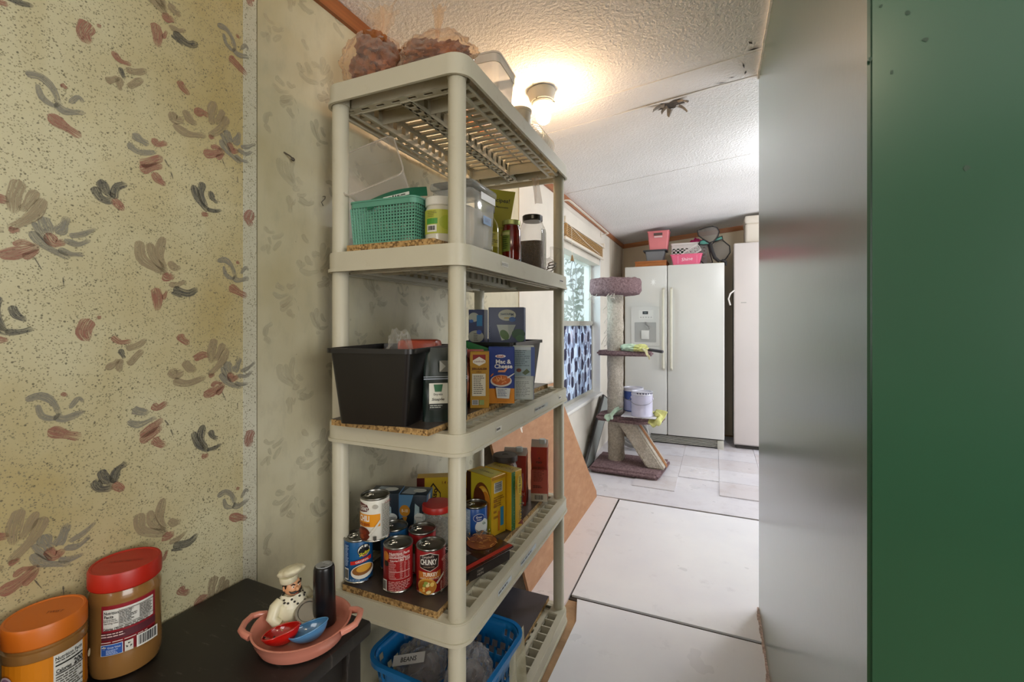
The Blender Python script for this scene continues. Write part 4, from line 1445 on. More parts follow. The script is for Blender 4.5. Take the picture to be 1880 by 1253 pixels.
p.text('CHOW', -.058, .030, .013, '#d8d0c6', .045, 0, .02).text('MEIN', -.058, .010, .013, '#d8d0c6', .045, 0, .02).rect(-.075, -.035, -.045, -.008, '#6a5a50').lines(-.072, -.03, -.048, -.012, 3, '#c9c0b4')
p = Print(tr, flat_map((-.088, -.0635, 0), (1, 0, 0), (0, 0, 1)), 'sleeve_print')
p.rect(.01, .004, .166, .03, '#241a18').text('CHOW', .05, .021, .006, '#b8aca0', .022).text('MEIN', .05, .012, .006, '#b8aca0', .022)

# ------------------------------------------------------------------ middle shelf (third from the top)
z3 = ZB[2]
M_BLK = mat('black_bin_plastic', '#141110', .35, var=.2, vscale=10)


def bin_(label, x, y, z, rz, w, d, h):
    o = thing('storage_bin', label, 'bin', S(x, y, z), SA + R(rz), 'black bins')
    mb = MB()
    t = .0025
    lo = rrect(-w * .41, w * .41, -d * .44, d * .44, .012, 4)
    hi = rrect(-w * .5, w * .5, -d * .5, d * .5, .014, 4)
    k = len(lo)
    vs = [(a, b, 0) for a, b in lo] + [(a, b, h) for a, b in hi] + [(a * .985, b * .985, .003) for a, b in lo] + [(a * .985, b * .985, h) for a, b in hi]
    fs = [tuple(range(k))[::-1], tuple(range(2 * k, 3 * k))]
    for i in range(k):
        j = (i + 1) % k
        fs += [(i, j, k + j, k + i), (2 * k + j, 2 * k + i, 3 * k + i, 3 * k + j), (k + i, k + j, 3 * k + j, 3 * k + i)]
    mb.add(vs, fs, M_BLK)
    mb.build('bin_body', o)
    mb = MB()
    mb.ring(rrect(-w * .5 - .007, w * .5 + .007, -d * .5 - .007, d * .5 + .007, .018, 4), rrect(-w * .5 + .001, w * .5 - .001, -d * .5 + .001, d * .5 - .001, .014, 4), h - .009, h + .002, M_BLK)
    mb.build('rim', o)
    return o


bin_('black flared storage bin overhanging the near end of the middle shelf', -.027, -.366, z3, 10, .214, .26, .180)
bin_('black flared storage bin at the far end of the middle shelf', .026, .168, z3, 2, .225, .30, .176)
# things inside the near bin
M_BAG = film('clear_bag', '#dcd8d0', .05, .15, wr=30, edge=.45)
o = thing('food_pouch', 'orange-red food pouch sticking up inside the near black bin', 'pouch', S(.015, -.305, z3 + .012), SA + R(10))
mb = MB()
mb.rbox(-.065, .05, -.025, .025, 0, .186, .012, mat('pouch_red', '#a8422c', .3, var=.3, vscale=20), 2)
mb.build('pouch_body', o)
o = thing('plastic_bag', 'crumpled clear plastic bag rising from the near black bin', 'bag', S(.005, -.392, z3 + .006), SA)
mb = MB()
mb.blob((0, 0, .105), (.040, .042, .11), M_BAG, 4, .25, 3, 4)
mb.build('bag_film', o)

# dark green pouch beside the near bin
o = thing('coffee_pouch', 'dark green pouch with a white label between the bin and the near post', 'pouch', S(.120, -.360, z3), SA + R(36))
mb = MB()
def pouch_fn(w, h, t):
    def fn(u, v):
        a = 2 * PI * u
        k = math.sin(PI * min(1, .12 + v * .88)) ** .5 if v > .5 else 1.0
        f = t * (1.0 if v < .6 else max(.10, 1 - (v - .6) / .4 * .9))
        ca, sa = math.cos(a), math.sin(a)
        return V(((abs(ca) ** .45) * math.copysign(1, ca) * w / 2, (abs(sa) ** .6) * math.copysign(1, sa) * f / 2 + .003 * mnoise.noise(V((ca * 3, sa * 3, v * 6))), v * h))
    return fn
fn = pouch_fn(.110, .180, .036)
mb.grid(fn, 32, 14, mat('pouch_green', '#1e2c27', .3, var=.3, vscale=20))
mb.add([fn(k / 32, 0) for k in range(32)], [tuple(range(32))[::-1]], MATS['pouch_green'])
mb.add([fn(k / 32, 1) for k in range(32)], [tuple(range(32))], MATS['pouch_green'])
mb.build('pouch_body', o)
p = Print(o, flat_map((-.090, -.0205, 0), (1, 0, 0), (0, 0, 1)))
p.rect(.05, .045, .095, .095, '#dcdccf').rect(.05, .03, .095, .045, '#1a201e').poly([(.064, .074), (.080, .074), (.083, .092), (.061, .092)], '#2a6a44').text('Dry mix', .072, .068, .005, '#2a2e2a', .022, 0, .01).text('Staple', .072, .056, .006, '#2a2e2a', .03, 0, .01, .2)
p.lines(.052, .034, .09, .043, 2, '#b8bcb4', 5)
p = Print(o, flat_map((-.055, -.0210, 0), (1, 0, 0), (0, 0, 1)), 'foil_stripe')
p.rect(.002, .104, .108, .107, '#8f98a4').rect(.002, .110, .108, .1115, '#a9b2bc').rect(.04, .122, .10, .150, '#6f7068').poly([(.04, .122), (.055, .136), (.04, .15)], '#a9aaa2')

# red pasta bag and green vegetable bag
o = thing('pasta_bag', 'red bag of pasta in the middle shelf between the post and yellow box', 'bag', S(.055, -.170, z3), SA + R(10))
mb = MB()
mb.blob((0, 0, .072), (.060, .034, .075), mat('bag_red', '#8f3a24', .25, var=.5, vscale=26), 4, .12, 3, 2, flatz=-.072)
mb.build('bag_body', o)
mb = MB()
mb.blob((.012, -.012, .075), (.036, .027, .055), mat('bag_pasta', '#b06a48', .3, var=.5, vscale=50), 3, .15, 3, 3)
mb.build('pasta_window', o)
mb = MB()
mb.add([(-.07, 0, .128), (.07, 0, .128), (.07, .004, .165), (-.07, .004, .165), (-.07, .006, .128), (.07, .006, .128)], [(0, 1, 2, 3), (3, 2, 5, 4), (4, 5, 1, 0)], mat('bag_red_flat', '#9a4030', .3))
mb.build('sealed_top', o)
o = thing('vegetable_bag', 'dark green bag corner with white lettering above the red pasta bag', 'bag', S(.03, -.095, z3), SA + R(8))
mb = MB()
mb.add([(-.06, 0, .0), (.07, 0, .0), (.075, 0, .165), (.03, 0, .178), (-.055, 0, .205), (-.06, .03, .0), (.07, .03, .0), (.075, .012, .163), (.03, .012, .176), (-.055, .012, .203)],
       [(0, 1, 2, 3, 4), (9, 8, 7, 6, 5), (0, 5, 6, 1), (1, 6, 7, 2), (2, 7, 8, 3), (3, 8, 9, 4), (4, 9, 5, 0)], mat('bag_green', '#1f6a34', .35, var=.2, vscale=20))
mb.build('bag_body', o)
Print(o, flat_map((0, -.0003, .155), (1, 0, -.25), (.25, 0, 1))).text('Vegg', -.022, .006, .016, '#dfe8d8', .055, 0, .02, .15)

# yellow couscous box, macaroni box, white and blue box
o, f, s_, t = carton('couscous_box', 'gold dry-mix box with a red top, leaning beside the macaroni box', .118, -.168, z3, .054, .045, .160, 26, mat('box_gold', '#b98a2c', .35, var=.1), group='boxes in the middle shelf')
p = f()
p.rect(0, .128, .052, .152, '#8c1f1c').poly([(.002, .132), (.026, .120), (.050, .132), (.026, .146)], '#e6e0d2').text('casbah', .026, .133, .005, '#7a1a18', .03).rect(.0, .119, .008, .152, '#b98a2c').rect(.044, .119, .052, .152, '#b98a2c')
p.text('JERUSALEM', .026, .112, .006, '#5a2a10', .042, 0, .02).text('MIX', .026, .103, .004, '#5a2a10', .014)
p.rect(.006, .035, .044, .098, '#ddd6c0').lines(.010, .040, .040, .094, 10, '#5a564c', 3, .4)
p.bars(.006, .010, .024, .024, 4, vertical=False).rect(.026, .010, .040, .024, '#8a9a5a')
p = s_()
p.rect(0, .128, .045, .152, '#8c1f1c').poly([(.004, .12), (.022, .098), (.042, .12), (.022, .144)], '#2a4a2a').poly([(.006, .12), (.022, .101), (.040, .12), (.022, .141)], '#e0dacb').ell(.025, .06, .020, .022, '#7a5222').ell(.028, .03, .017, .02, '#96693a')
p.ell(.02, .066, .01, .012, '#a8803c')

o, f, s_, t = carton('macaroni_box', 'blue and orange macaroni and cheese box', .146, -.078, z3, .078, .036, .170, 24, mat('box_blue', '#1f3c8c', .35, var=.08), group='boxes in the middle shelf')
p = f()
p.rect(0, 0, .078, .045, '#d98a1e').ell(.036, .142, .016, .005, '#e6dfe0').text('Kraft', .036, .142, .006, '#b02020', .02, 0, .02)
p.text('Mac &', .045, .126, .012, '#f2f2f2', .046, 0, .03).text('Cheese', .045, .112, .012, '#f2f2f2', .054, 0, .03)
p.poly([(.028, .094), (.05, .094), (.058, .106), (.052, .106), (.046, .1), (.03, .1)], '#d9936a').ell(.038, .068, .032, .018, '#d8d4cc').ell(.038, .070, .028, .015, '#c8662a')
q = random.Random(12)
for k in range(22):
    p.ell(.038 + q.gauss(0, .011), .072 + q.gauss(0, .006), .007, .0022, q.choice(['#e08a44', '#c86a28', '#eaa468']), 8, q.uniform(0, 180))
p.poly([(.058, .076), (.078, .090), (.078, .093), (.056, .080)], '#dcdcdc').poly([(.026, .018), (.062, .016), (.066, .047), (.022, .05)], '#d3d8d6').lines(.028, .022, .06, .046, 6, '#3a4a7a', 9, .4)
p.text('SHAPES', .04, .008, .004, '#b87010', .03)
s_().rect(0, 0, .036, .165, '#24418f').text('Mac & Cheese', .018, .09, .01, '#e8e8ee', .09, 90)

o, f, s_, t = carton('cereal_box', 'pale grey and blue box with small print, turned beside the macaroni box', .184, .006, z3, .066, .030, .170, 18, mat('box_pale', '#c3ccc8', .35), group='boxes in the middle shelf')
p = f()
p.rect(0, .075, .07, .166, '#9db4bc').rect(0, .157, .07, .166, '#c9d4da').rect(.058, .075, .07, .166, '#4a62a0')
p.lines(.008, .105, .055, .158, 9, '#4a5a62', 5, .3).ell(.02, .093, .008, .006, '#7a4a3a').poly([(.03, .085), (.045, .098), (.055, .088), (.04, .078)], '#5a6a4a').text('INGREDIENTS', .024, .07, .004, '#2a2e32', .034).rect(.006, .006, .06, .062, '#cdd4cf').lines(.010, .010, .056, .060, 10, '#6a7270', 8, .3)
s_().rect(0, 0, .03, .166, '#6a6a9a').rect(.006, .02, .022, .15, '#b3b4cc').lines(.008, .03, .02, .14, 14, '#5a3a5a', 6)

# blue cheese boxes standing in the far bin
def cheese(label, x, y, w, d, h, rz, big):
    o, f, s_, t = carton('cheese_box', label, x, y, z3 + .006, w, d, h, rz, mat('box_navy', '#1c2c5c', .35, var=.1), group='navy boxes in the far bin')
    p = f()
    if big:
        p.rect(0, 0, w, .10, '#182450')
        p.ell(w * .53, h - .028, w * .25, .020, '#d3d3bd').text('Mancomi', w * .53, h - .026, .010, '#3a4a5a', w * .36, 180, .02).rect(w * .45, h - .040, w * .6, h - .036, '#c9b25a').ell(w * .68, h - .043, .012, .009, '#3a6ab0')
        p.poly([(w * .24, h - .062), (w * .78, h - .062), (w * .6, h - .112), (w * .38, h - .118)], '#c9cdc0').poly([(w * .55, h - .062), (w * .78, h - .062), (w * .6, h - .112)], '#b0b8b0').ell(w * .46, h - .098, .014, .020, '#5a7a3a', rot=40).ell(w * .85, h - .095, .024, .018, '#2f5a34').ell(w * .9, h - .11, .016, .012, '#3f7040')
        p.text('MANCOMI', w * .04, h - .09, .006, '#8f9ab8', .05, 90).poly([(w * .1, h - .14), (w * .2, h - .125), (w * .25, h - .14)], '#c8c08a')
    else:
        p.ell(w * .35, h - .028, .020, .017, '#b9bcae').rect(w * .55, h - .06, w * .92, h - .02, '#1d7ab0').ell(w * .5, h - .098, .030, .022, '#a9a99a').lines(w * .35, h - .115, w * .7, h - .085, 5, '#5a5a52').ell(w * .2, h - .042, .008, .006, '#3a6ab0').ell(w * .72, h - .082, .010, .008, '#3a5ab0')
    return o


cheese('small navy box with a pale oval, left of its larger twin in the far bin', -.052, .150, .058, .05, .285, 8, False)
cheese('large navy box with a cheese wedge picture standing in the far bin', .060, .160, .128, .05, .292, 14, True)

# ------------------------------------------------------------------ second shelf
z2 = ZB[1]
M_TEAL = mat('teal_basket', '#5f9c86', .4, var=.1)
bk = thing('woven_basket', 'sea-green plastic woven basket on the second shelf', 'basket', S(-.052, -.300, z2), SA + R(2))
BW, BD, BH = .204, .19, .118
mb = MB()
def bpt(side, u, v, off=0.0):
    """point on the basket wall: side 0..3, u along, v height"""
    k = .93 + .07 * v
    w, d = BW / 2 * k + off, BD / 2 * k + off
    c = [(-w + 2 * w * u, -d), (w, -d + 2 * d * u), (w - 2 * w * u, d), (-w, d - 2 * d * u)][side]
    return V((c[0], c[1], v * BH))
for side in range(4):
    nb = 22 if side % 2 == 0 else 20
    for i in range(nb + 1):                      # upright ribs
        a, hw = i / nb, .22 / nb
        q = [bpt(side, max(0, a - hw), 0), bpt(side, min(1, a + hw), 0), bpt(side, min(1, a + hw), .86), bpt(side, max(0, a - hw), .86)]
        qq = [bpt(side, max(0, a - hw), 0, -.002), bpt(side, min(1, a + hw), 0, -.002), bpt(side, min(1, a + hw), .86, -.002), bpt(side, max(0, a - hw), .86, -.002)]
        mb.add(q + qq, [(0, 1, 2, 3), (7, 6, 5, 4), (0, 3, 7, 4), (1, 5, 6, 2)], M_TEAL)
    for j in range(13):                          # woven bands
        v0, v1 = .86 * j / 13, .86 * (j + .50) / 13
        q = [bpt(side, 0, v0, -.0006), bpt(side, 1, v0, -.0006), bpt(side, 1, v1, -.0006), bpt(side, 0, v1, -.0006)]
        qq = [bpt(side, 0, v0, -.0022), bpt(side, 1, v0, -.0022), bpt(side, 1, v1, -.0022), bpt(side, 0, v1, -.0022)]
        mb.add(q + qq, [(0, 1, 2, 3), (7, 6, 5, 4), (3, 2, 6, 7), (1, 0, 4, 5)], M_TEAL)
mb.build('woven_wall', bk)
mb = MB()
mb.ring(rrect(-BW / 2 - .002, BW / 2 + .002, -BD / 2 - .002, BD / 2 + .002, .018, 5), rrect(-BW / 2 + .004, BW / 2 - .004, -BD / 2 + .004, BD / 2 - .004, .014, 5), BH * .86, BH, M_TEAL)
mb.ring(rrect(-BW / 2 - .004, BW / 2 + .004, -BD / 2 - .004, BD / 2 + .004, .02, 5), rrect(-BW / 2 + .003, BW / 2 - .003, -BD / 2 + .003, BD / 2 - .003, .014, 5), BH - .003, BH + .001, M_TEAL)
mb.build('rim', bk)
mb = MB()
mb.box(-BW * .46, BW * .46, -BD * .46, BD * .46, 0, .003, M_TEAL)
mb.build('base', bk)

# packages lying in the basket
o = thing('snack_packet', 'green and white packet lettered -ite on top in the green basket', 'packet', S(-.030, -.325, z2 + .088), (R(6), R(-14), SA + R(24)))
mb = MB()
mb.blob((0, 0, .02), (.070, .036, .026), mat('packet_silver', '#93aaa0', .25, var=.4, vscale=30), 4, .12, 3, 5)
mb.build('packet_body', o)
mb = MB()
mb.grid(lambda u, v: V((-.08 + .16 * u, -.05 + .035 * v, .028 + .030 * v + .010 * math.sin(PI * u))), 12, 3, mat('packet_green', '#1f6a50', .35))
mb.grid(lambda u, v: V((-.08 + .16 * u, -.0505 + .035 * v, .027 + .030 * v + .010 * math.sin(PI * u))), 12, 3, MATS['packet_green'])
mb.build('packet_flap', o)
Print(o, flat_map((0, -.040, .047), (1, 0, 0), (0, .76, .65))).rect(-.035, -.007, .035, .009, '#dfe6de').text('elite', 0, .001, .010, '#2a3a34', .05, 0, .02)
o = thing('snack_packet', 'clear packet with orange contents behind the green packet in the basket', 'packet', S(.000, -.248, z2 + .062), (R(10), R(-8), SA + R(20)))
mb = MB()
mb.blob((0, 0, .02), (.062, .034, .040), mat('packet_grey', '#8f9a92', .22, var=.5, vscale=34), 4, .2, 3, 9)
mb.build('packet_body', o)
mb = MB()
mb.blob((.03, -.02, .035), (.026, .022, .018), mat('packet_orange', '#b4542c', .3, var=.3), 3, .2, 3, 2)
mb.build('orange_contents', o)

# translucent tub leaning above the basket
M_TUB = film('milky_tub', '#d9cfc2', .30, .3)
tb = thing('plastic_tub', 'empty milky plastic tub tipped on its side above the green basket', 'tub', S(-.128, -.305, z2 + .200), (R(62), R(-22), SA + R(22)))
mb = MB()
for w, h, r, t in ((.078, .0, .02, 0),):
    lo = rrect(-.066, .066, -.062, .062, .02, 5)
    hi = rrect(-.084, .084, -.080, .080, .022, 5)
    k = len(lo)
    vs = [(a, b, -.05) for a, b in lo] + [(a, b, .062) for a, b in hi]
    fs = [tuple(range(k))[::-1]] + [(i, (i + 1) % k, k + (i + 1) % k, k + i) for i in range(k)]
    mb.add(vs, fs, M_TUB)
mb.build('tub_body', tb)
mb = MB()
mb.tube([(a, b, .062) for a, b in rrect(-.085, .085, -.081, .081, .022, 5)], .0022, M_TUB, 6, closed=True)
mb.build('rim', tb)

# white jar with green label
cx, cy = .094, -.338
o = thing('coconut_oil_jar', 'white-lidded jar with a lime green label beside the green basket', 'jar', S(cx, cy, z2), SA)
mb = MB()
mb.lathe([(.036, 0), (.0395, .004), (.040, .03), (.040, .078), (.037, .090), (.034, .096)], mat('jar_cream', '#dcd8c8', .18, coat=.6), 36)
mb.build('jar_body', o)
mb = MB()
mb.lathe([(.0375, .094), (.039, .096), (.039, .113), (.037, .116), (0, .1165)], mat('lid_white', '#e6e4dc', .35), 36)
mb.build('lid', o)
p = Print(o, cyl_map(.0402, face_cam(cx, cy) - 6), curved=True)
p.rect(-.05, .022, .05, .082, '#bcc24a').rect(-.036, .046, -.004, .060, '#4c9a3c').rect(-.034, .026, -.006, .044, '#e2e2d6').bars(-.031, .028, -.009, .042, 5).lines(-.032, .062, -.006, .079, 4, '#8a8a4a', 3).ell(.02, .05, .02, .018, '#a9b83a').rect(.022, .066, .05, .072, '#2a2c26')

# clear food container
o = thing('food_container', 'tall clear lidded food container with a blue tape label behind the near post', 'container', S(.088, -.205, z2), SA)
mb = MB()
mb.rbox(-.065, .065, -.075, .075, .0, .165, .016, M_CLEAR, 3, taper=.9)
mb.build('container_body', o)
mb = MB()
mb.rbox(-.068, .068, -.078, .078, .160, .182, .008, film('container_lid', '#c9c9c4', .2, .15), 2)
mb.rbox(-.06, .06, -.07, .07, .176, .184, .003, film('container_seal', '#4a4c4c', .35, .3), 2)
mb.build('lid', o)
mb = MB()
mb.rbox(-.056, .056, -.066, .066, .006, .12, .02, film('paper_inside', '#d6cfc4', .5, .5), 2, taper=.92)
mb.build('inner_packet', o)
p = Print(o, flat_map((-.065, -.0752, 0), (1, 0, 0), (0, 0, 1)))
p.rect(.02, .118, .11, .138, '#8a6a60').ell(.06, .115, .012, .008, '#4a4a58').text('Potato Flour', .07, .082, .007, '#3a3a3c', .06, 0, .01).lines(.03, .09, .1, .105, 3, '#8a8680', 4).lines(.03, .03, .11, .075, 7, '#8f8a84', 6, .25)
p = Print(o, flat_map((.0652, -.075, 0), (0, 1, 0), (0, 0, 1)), 'tape_label')
p.rect(.065, .075, .115, .098, '#2f6fa8').text('OAT', .09, .087, .012, '#163a66', .03)
p.rect(.05, .140, .14, .160, '#d9d6d2')

# oil bottle, recipe booklet, salsa jar, small blue box, seed jar
o = thing('oil_bottle', 'olive green oil bottle half hidden by the clear container', 'bottle', S(.112, -.085, z2), SA)
mb = MB()
mb.lathe([(.025, 0), (.027, .004), (.027, .085), (.022, .105), (.011, .122), (.010, .14)], mat('oil_glass', '#7d7420', .12, spec=.6), 28)
mb.build('bottle_body', o)
mb = MB()
mb.lathe([(.012, .137), (.013, .139), (.013, .155), (0, .156)], mat('cap_dark', '#2a241e', .4), 20)
mb.build('cap', o)
p = Print(o, cyl_map(.0272, -62), curved=True)
p.rect(-.03, .03, .03, .075, '#a89c3c').lines(-.025, .035, .025, .07, 6, '#4a4418', 5)

o = thing('recipe_booklet', 'olive green recipe booklet reading Recipes standing behind the salsa jar', 'booklet', S(.066, -.020, z2), (R(-6), R(9), SA + R(16)))
mb = MB()
mb.box(-.055, .055, -.0025, .0025, 0, .240, mat('booklet', '#8f8a12', .4))
mb.build('booklet_cover', o)
p = Print(o, flat_map((-.055, -.0027, 0), (1, 0, 0), (0, 0, 1)))
p.text('Recipes!', .064, .206, .013, '#2c2a10', .066, 0, .02).text('with Mayonnaise', .066, .184, .006, '#3a3812', .06, 0, .01, .2).lines(.03, .05, .1, .12, 6, '#7a7610', 4)

cx, cy = .140, .012
o = thing('salsa_jar', 'red sauce jar with a green lid at the edge of the second shelf', 'jar', S(cx, cy, z2), SA)
mb = MB()
mb.lathe([(.026, 0), (.030, .004), (.031, .02), (.031, .095), (.027, .108), (.026, .118)], mat('salsa', '#6d1410', .12, var=.4, vscale=40, coat=.8), 32)
mb.build('jar_body', o)
mb = MB()
mb.lathe([(.0275, .114), (.029, .116), (.029, .128), (.027, .130), (0, .1305)], mat('lid_green', '#a9b06a', .3, .4), 32)
mb.build('lid', o)
p = Print(o, cyl_map(.0312, face_cam(cx, cy) - 30), curved=True)
p.rect(-.02, .028, .012, .095, '#7d8f3a').lines(-.016, .035, .008, .09, 8, '#2f4a1c', 4).rect(-.018, .08, .01, .09, '#c9cc8a')

o, f, s_, t = carton('tea_box', 'small light blue box between the salsa jar and the seed jar', .098, .122, z2, .05, .05, .078, 10, mat('box_sky', '#8fb0c2', .4))
cx, cy = .118, .265
o = thing('seed_jar', 'glass jar with a black lid half full of brown seeds near the far post', 'jar', S(cx, cy, z2), SA)
mb = MB()
mb.lathe([(.044, 0), (.048, .004), (.048, .14), (.044, .158), (.035, .178), (.034, .186)], film('clear_glass_jar', '#efe6de', .12, .05), 36, sq=3.2)
mb.build('jar_body', o)
mb = MB()
mb.lathe([(.044, .003), (.0465, .007), (.0465, .104), (0, .108)], mat('brown_seeds', '#5e4029', .9, var=.6, vscale=220, bmp=.8, bscale=260), 32, sq=3.2)
mb.build('seeds', o)
mb = MB()
mb.lathe([(.037, .182), (.038, .184), (.038, .202), (.036, .204), (0, .2045)], mat('lid_black', '#2a2320', .35), 32)
mb.build('lid', o)
p = Print(o, cyl_map(.0382, face_cam(cx, cy)), 'lid_print', curved=True)
p.rect(-.003, .187, .0, .199, '#e0dcd6').rect(.002, .187, .004, .199, '#e0dcd6')
p = Print(o, flat_map((.0405, -.018, 0), (.35, .94, 0), (0, 0, 1)), 'strip_label')
p.rect(0, .01, .026, .15, '#bdb8a2').lines(.003, .1, .022, .145, 6, '#6a2a24', 5).lines(.003, .02, .022, .09, 9, '#6a705a', 8)

o = thing('spray_bottle', 'white bottle with a dark band standing behind the recipe booklet', 'bottle', S(.03, .165, z2), SA)
mb = MB()
mb.lathe([(.030, 0), (.033, .005), (.033, .16), (.024, .19), (.016, .205), (.016, .225), (0, .226)], mat('bottle_white', '#d9d2c8', .3), 28)
mb.build('bottle_body', o)
Print(o, cyl_map(.0333, -60), curved=True).rect(-.03, .125, .04, .14, '#4a4a5a').lines(-.02, .06, .03, .11, 6, '#9a948c', 4)

o = thing('plastic_bag', 'clear plastic bag tied with rubber bands by the far post', 'bag', S(.150, .372, z2), SA)
mb = MB()
mb.blob((-.005, -.03, .025), (.036, .045, .028), M_BAG, 4, .3, 3, 7)
mb.tube([(0, -.005, .035), (.01, .012, .06), (.02, .02, .095)], [.022, .012, .026], M_BAG, 10)
mb.build('bag_film', o)
mb = MB()
for k in range(3):
    mb.tube([V((.014 * math.cos(t) + .004 * k, .005 + .013 * math.sin(t), .012 + .012 * k + .008 * math.sin(t))) for t in [2 * PI * j / 16 for j in range(16)]], .0022, mat('rubber_band', '#8a6e4e' if k else '#4a2f22', .5), 6, closed=True)
mb.build('rubber_band', o)

o = thing('plastic_bag_strip', 'thin strip of clear plastic hanging from the top shelf', 'bag', S(.105, .33, ZT[0] - .052), SA)
mb = MB()
mb.grid(lambda u, v: V((-.016 + .03 * u + .014 * v, .006 * math.sin(u * 5 + v * 3), -.105 * v)), 5, 10, film('bag_strip', '#e6cfbb', .45, .2))
mb.build('bag_film', o)

# ------------------------------------------------------------------ top of the unit
z1 = ZB[0]
M_BREAD = mat('bread_brown', '#96551c', .6, var=.5, vscale=16, bmp=.3, bscale=40)
M_BAGO = film('bread_bag_film', '#efe2d6', .09, .10, '#fbeedd', wr=26, edge=.5)


def bread_bag(label, x, y, rx, ry, rz_, tail, seed, tw=1.0):
    o = thing('bread_bag', label, 'bag', S(x, y, z1), SA, 'bread bags on top of the shelf unit')
    q = random.Random(seed)
    for k in range(7):
        mb = MB()
        a = q.uniform(0, 2 * PI)
        d = q.uniform(.2, .60)
        c = (rx * d * math.cos(a), ry * d * math.sin(a), rz_ * (.40 + .13 * k))
        mb.blob(c, (rx * .46, ry * .46, rz_ * .40), M_BREAD, 4, .42, 3.2, seed + k)
        mb.build('bread_roll', o)
    mb = MB()
    mb.blob((0, 0, rz_ * .80), (rx, ry, rz_ * .85), M_BAGO, 5, .16, 3.4, seed + 20, flatz=-rz_ * .78)
    P = [V(p) for p in tail]
    n = len(P)
    wid = [.030] + [.026 + .030 * (i / (n - 1)) ** 1.5 for i in range(1, n)]
    for s_ in (0, 1, 2):
        an = s_ * 1.05
        mb.grid(lambda u, v: P[min(int(v * (n - 1)), n - 2)].lerp(P[min(int(v * (n - 1)), n - 2) + 1], v * (n - 1) - min(int(v * (n - 1)), n - 2)) + V((math.cos(an), math.sin(an), .2)) * (u - .5) * 2 * tw * wid[min(int(v * (n - 1) + .5), n - 1)] * (.55 + .45 * v) + V((0, 0, .008 * math.sin(u * 14 + s_))), 12, 10, M_BAGO)
    mb.build('bag_film', o, smooth=60)
    return o


bread_bag('clear bag of brown rolls at the wall corner of the top shelf, tail upright', -.112, -.352, .090, .072, .092, [(.02, .0, .14), (.015, .02, .18), (.0, .04, .225), (-.02, .06, .275)], 3)
bread_bag('clear bag of brown rolls with a short twisted tail near the front corner post', .085, -.340, .105, .075, .066, [(.0, .0, .105), (.002, .0, .13), (.003, .002, .16), (.003, .004, .19)], 8, .4)
o = thing('plastic_tub', 'cloudy white plastic tub standing upright on the top shelf', 'tub', S(.125, -.125, z1), SA + R(4))
mb = MB()
lo, hi = rrect(-.050, .050, -.065, .065, .018, 5), rrect(-.060, .060, -.076, .076, .02, 5)
k = len(lo)
M_TUB2 = film('cloudy_tub', '#e2ddd2', .55, .3)
mb.add([(a, b, .001) for a, b in lo] + [(a, b, .130) for a, b in hi], [tuple(range(k))[::-1]] + [(i, (i + 1) % k, k + (i + 1) % k, k + i) for i in range(k)], M_TUB2)
mb.build('tub_body', o)
mb = MB()
mb.tube([(a, b, .130) for a, b in rrect(-.062, .062, -.078, .078, .022, 5)], .003, M_TUB2, 6, closed=True)
mb.ring(rrect(-.0615, .0615, -.0775, .0775, .022, 5), rrect(-.059, .059, -.075, .075, .022, 5), .105, .130, M_TUB2)
mb.build('rim', o)
o = thing('ribbed_cup_stack', 'clear ribbed plastic cup stack lying on the top shelf below the bulb', 'cups', S(.165, .170, z1), SA)
M_RIB = film('ribbed_clear', '#e6e2d8', .4, .15)
mb = MB()
for k in range(7):
    mb.lathe([(.024, 0), (.034, .03), (.035, .03)], M_RIB, 24, M=Matrix.Translation((0, -.05 + k * .02, .036)) @ Matrix.Rotation(R(-90), 4, 'X'), caps=False)
mb.build('cups', o)
mb = MB()
mb.lathe([(.034, 0), (.036, .003), (.034, .006)], M_RIB, 24, M=Matrix.Translation((0, .105, .036)) @ Matrix.Rotation(R(-90), 4, 'X'), caps=False)
mb.build('rim', o)
o = thing('small_tub', 'small beige tub beside the ribbed cups on the top shelf', 'tub', S(.150, .06, z1), SA)
mb = MB()
mb.lathe([(.03, 0), (.034, .005), (.038, .07), (.040, .072), (.040, .08), (0, .082)], mat('beige_tub', '#d8cdb8', .4), 28)
mb.build('tub_body', o)
pass

# ------------------------------------------------------------------ lowest shelf: blue basket
z5 = ZB[4]
bb = thing('laundry_basket', 'bright blue plastic basket on the lowest shelf filled with plastic bags', 'basket', S(.028, -.190, z5), SA + R(-3))
M_BLUE = mat('blue_basket', '#1070b2', .3, var=.1)
w, d, h = .345, .31, .185
mb = MB()
lo, hi = rrect(-w * .43, w * .43, -d * .43, d * .43, .05, 7), rrect(-w / 2, w / 2, -d / 2, d / 2, .06, 7)
k = len(lo)
rows = 9
loops = []
for j in range(rows + 1):
    t = j / rows
    loops.append([V((a[0] + (b[0] - a[0]) * t, a[1] + (b[1] - a[1]) * t, h * t)) for a, b in zip(lo, hi)])
# walls resampled so that slots can be left open
def loop_pt(j, u):
    L_ = loops[j]
    ds = [0]
    for i in range(k):
        ds.append(ds[-1] + (L_[(i + 1) % k] - L_[i]).length)
    t = (u % 1.0) * ds[-1]
    for i in range(k):
        if ds[i + 1] >= t:
            f = (t - ds[i]) / max(1e-9, ds[i + 1] - ds[i])
            return L_[i].lerp(L_[(i + 1) % k], f)
nU = 120
ring_ = [[loop_pt(j, i / nU) for i in range(nU)] for j in range(rows + 1)]
vs, fs = [], []
for j in range(rows + 1):
    for i in range(nU):
        vs.append(ring_[j][i])
for j in range(rows):
    for i in range(nU):
        open_ = j in (1, 2, 4, 5, 7) and (i + (j % 2)) % 3 != 0 and not (j == 7 and (i // 10) % 2)
        if not open_:
            fs.append((j * nU + i, j * nU + (i + 1) % nU, (j + 1) * nU + (i + 1) % nU, (j + 1) * nU + i))
mb.add(vs, fs, M_BLUE)
bmv = [v * 1 for v in vs]
